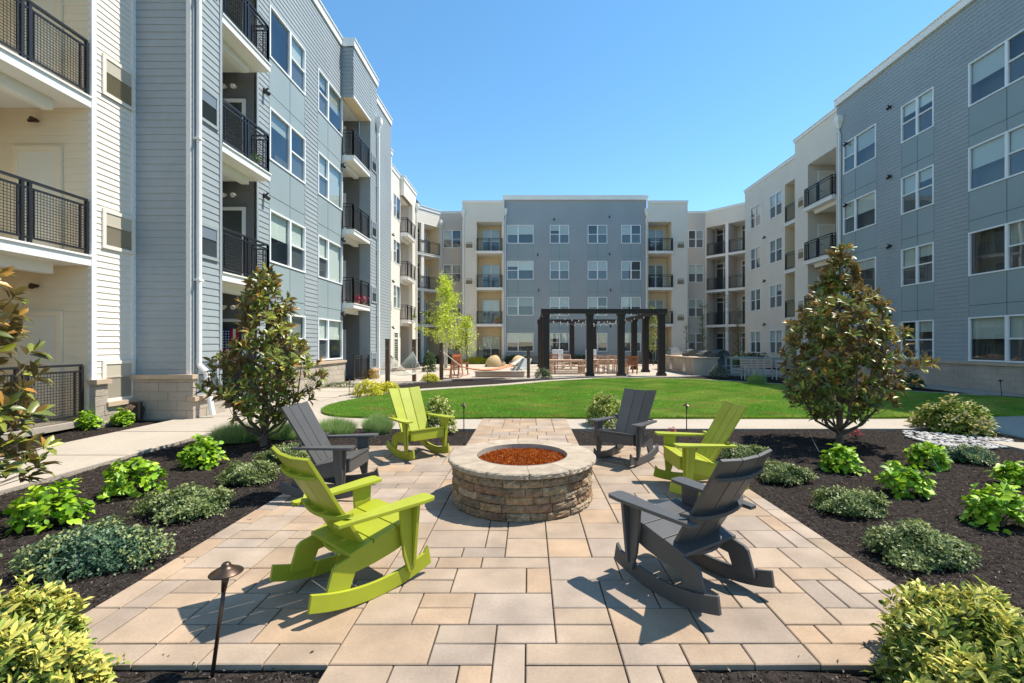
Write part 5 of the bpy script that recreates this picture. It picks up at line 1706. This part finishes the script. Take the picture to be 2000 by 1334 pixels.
# ------------------------------------------------------------ airy trees
def airy(x, y, h, w, stems, n, L, pal, bark, label, seed, z0=.8, name='young_tree', narrow=1.0):
    r = np.random.default_rng(seed); root = empty(name, (x, y, -.02), label=label, cat='tree')
    b = MB(); P = []
    for s in range(stems):
        a = r.random() * 6.28; lean = (w * .35 if stems > 1 else 0) * r.random()
        top = np.array([math.cos(a) * lean, math.sin(a) * lean, h * (1 if s == 0 else r.uniform(.75, .98))])
        base = np.array([math.cos(a), math.sin(a), 0]) * .1 * (stems > 1)
        pts = [base + (top - base) * t + r.normal(0, .03, 3) * (0 < t < 1) for t in np.linspace(0, 1, 8)]
        b.tube([tuple(p) for p in pts], [.05 * (1 - .88 * i / 7) for i in range(8)], 6)
        nb = 26
        for j in range(nb):
            t = z0 / h + (1 - z0 / h) * r.random() ** .9
            p = base + (top - base) * t; a2 = r.random() * 6.28; ln = w * (1.05 - t) * (.5 + .6 * r.random()) * narrow + .15
            e = p + np.array([math.cos(a2) * ln, math.sin(a2) * ln, ln * (.9 if narrow < 1 else .55) * (.6 + .8 * r.random())])
            b.tube([tuple(p), tuple((p + e) / 2 + r.normal(0, .03, 3)), tuple(e)], [.013, .008, .004], 4)
            for q in np.linspace(.25, 1.08, 7): P.append(p + (e - p) * q)
    b.build('trunk', bark, root)
    P = np.array(P); idx = r.integers(len(P), size=n)
    Q = P[idx] + r.normal(0, .11 * w ** .5, (n, 3)); A = norm(r.normal(0, 1, (n, 3)) + np.array([0, 0, -.3]))
    leafcloud('crown', Q, A, norm(r.normal(0, 1, (n, 3)) + np.array([0, 0, 1])), L * (.6 + .7 * r.random(n)), L * .6 * (.6 + .7 * r.random(n)), palette(n, pal, None, .2, r), M['leaf'], 'fine', root)
    return root
LIM = [(.66, .76, .05), (.52, .64, .04), (.78, .84, .10), (.36, .48, .04)]
airy(-5.6, 30.5, 6.1, 2.0, 4, 5200, .13, LIM, M['palebark'], 'tall airy tree with fresh yellow green leaves behind the hammocks', 91, 1.4)
airy(-3.9, 29.0, 3.4, .9, 2, 1500, .11, LIM, M['bark'], 'small airy yellow green tree right of the taller one', 92, .8)
x = (1276 - 1033) * 35.5 / 889
airy(x, 35.5, 4.6, .8, 1, 1300, .12, [(.30, .36, .06), (.42, .46, .10), (.2, .25, .05)], M['bark'], 'slender pale leaved tree seen through the right side of the pergola', 93, 1.0)
x = (1340 - 1033) * 34 / 889
airy(x, 34, 3.2, .45, 1, 260, .07, [(.16, .19, .06), (.25, .27, .12)], M['bark'], 'thin nearly bare tree behind the stone kitchen', 94, .6, narrow=.8)
gp = [(.14, .19, .06), (.2, .25, .09), (.1, .14, .05)]
airy((1372 - 1033) * 33.5 / 889, 33.5, 4.6, .42, 1, 900, .08, gp, M['bark'], 'narrow upright tree in front of the right rear corner windows', 95, .6, narrow=.7)
airy((1442 - 1033) * 33 / 889, 33, 4.3, .5, 1, 700, .08, gp, M['bark'], 'narrow upright tree in front of the right pair of corner balconies', 96, .6, narrow=.7)
airy((1421 - 1033) * 31 / 889, 31, 4.9, .35, 1, 220, .07, gp, M['palebark'], 'white barked birch trunk beyond the right end of the kitchen', 97, 1.6, narrow=.8)
airy(14.2, 22.0, 4.4, 1.2, 1, 2200, .11, [(.16, .34, .05), (.24, .42, .08)], M['bark'], 'fresh green tree peeping out behind the right magnolia top', 98, 1.6)

# ------------------------------------------------------------ pots, small things
def pot(x, y, z, r_, h, m, lb, flower, seed):
    o = empty('flower_pot', (x, y, z), label=lb, cat='potted plant')
    b = MB(); b.lathe([(r_ * .6, 0), (r_ * .95, h * .9), (r_, h), (r_ * .85, h), (r_ * .8, h * .85), (0, h * .85)], n=16); b.build('pot', m, o, smooth=False)
    r = np.random.default_rng(seed); n = 160
    P = r.normal(0, r_ * .55, (n, 3)) + np.array([0, 0, h + r_ * .7]); P[:, 2] = np.maximum(P[:, 2], h)
    C = palette(n, [(.10, .2, .04), (.07, .14, .03)] + [flower], [.2, .1, .7], .15, r)
    leafcloud('foliage', P, norm(r.normal(0, 1, (n, 3)) + np.array([0, 0, .6])), norm(r.normal(0, 1, (n, 3))), np.full(n, .07), np.full(n, .05), C, M['leaf'], 'fine', o)
pot(-7.5, 19.75, 3.355, .16, .16, M['terra'], 'pot of pink flowers on the lowest upper balcony of the blue block', (.75, .03, .18), 1)
pot(-7.5, 20.4, 3.355, .16, .16, M['terra'], 'second pot of pink flowers further along the same balcony', (.8, .05, .25), 2)
pot(-7.55, 12.5, 6.455, .12, .15, M['trim'], 'white pot with trailing green on the near blue balcony', (.2, .3, .06), 3)
pot(-2.75, 38.75, 3.36, .16, .3, M['terra'], 'yellow flowered pot on the rear left tower balcony', (.7, .5, .03), 4)
pot(-8.45, 33.6, 3.36, .14, .2, M['trim'], 'leafy pot on the far left cream balcony', (.3, .4, .06), 5)
pot(-7.6, 21.6, .0, .2, .38, M['terra'], 'terracotta pot of red flowers beside the left walkway door', (.6, .06, .05), 6)
# coiled garden hose reel under the cream block vent
hr = empty('garden_hose', (-8.38, 9.65, .02), label='coiled garden hose lying under the lowest vent of the cream block', cat='hose')
b = MB()
for k_ in range(4):
    pts = [(.0 + .03 * k_, (.26 - .03 * k_) * math.cos(t), .17 + (.15 - .01 * k_) * math.sin(t)) for t in np.linspace(0, 6.283, 21)]
    b.tube(pts, .012, 5)
b.build('coil', M['postwood'], hr)
b = MB(); b.box(-.03, .14, -.06, .06, .0, .36); b.build('holder', M['black'], hr)
# fallen pale twigs in the beds
pr = random.Random(4)
for i, (px, py, lb) in enumerate([(330, 1000, 'pale dead twig lying in the left mulch bed near the low shrub'), (1600, 880, 'thin pale twig standing in the right bed left of the lime plant'), (1835, 915, 'thin pale twig standing behind the centre plant of the right bed')]):
    x, y = G(px, py); o = empty('twig', (x, y, -.02), label=lb, cat='twig')
    b = MB(); b.tube([(0, 0, 0), (-.05, .03, .12), (-.12, .02, .26 if i else .06), (-.2, .0, .38 if i else .05)], [.004, .003, .002, .0015], 4); b.build('stem', M['rope'], o)
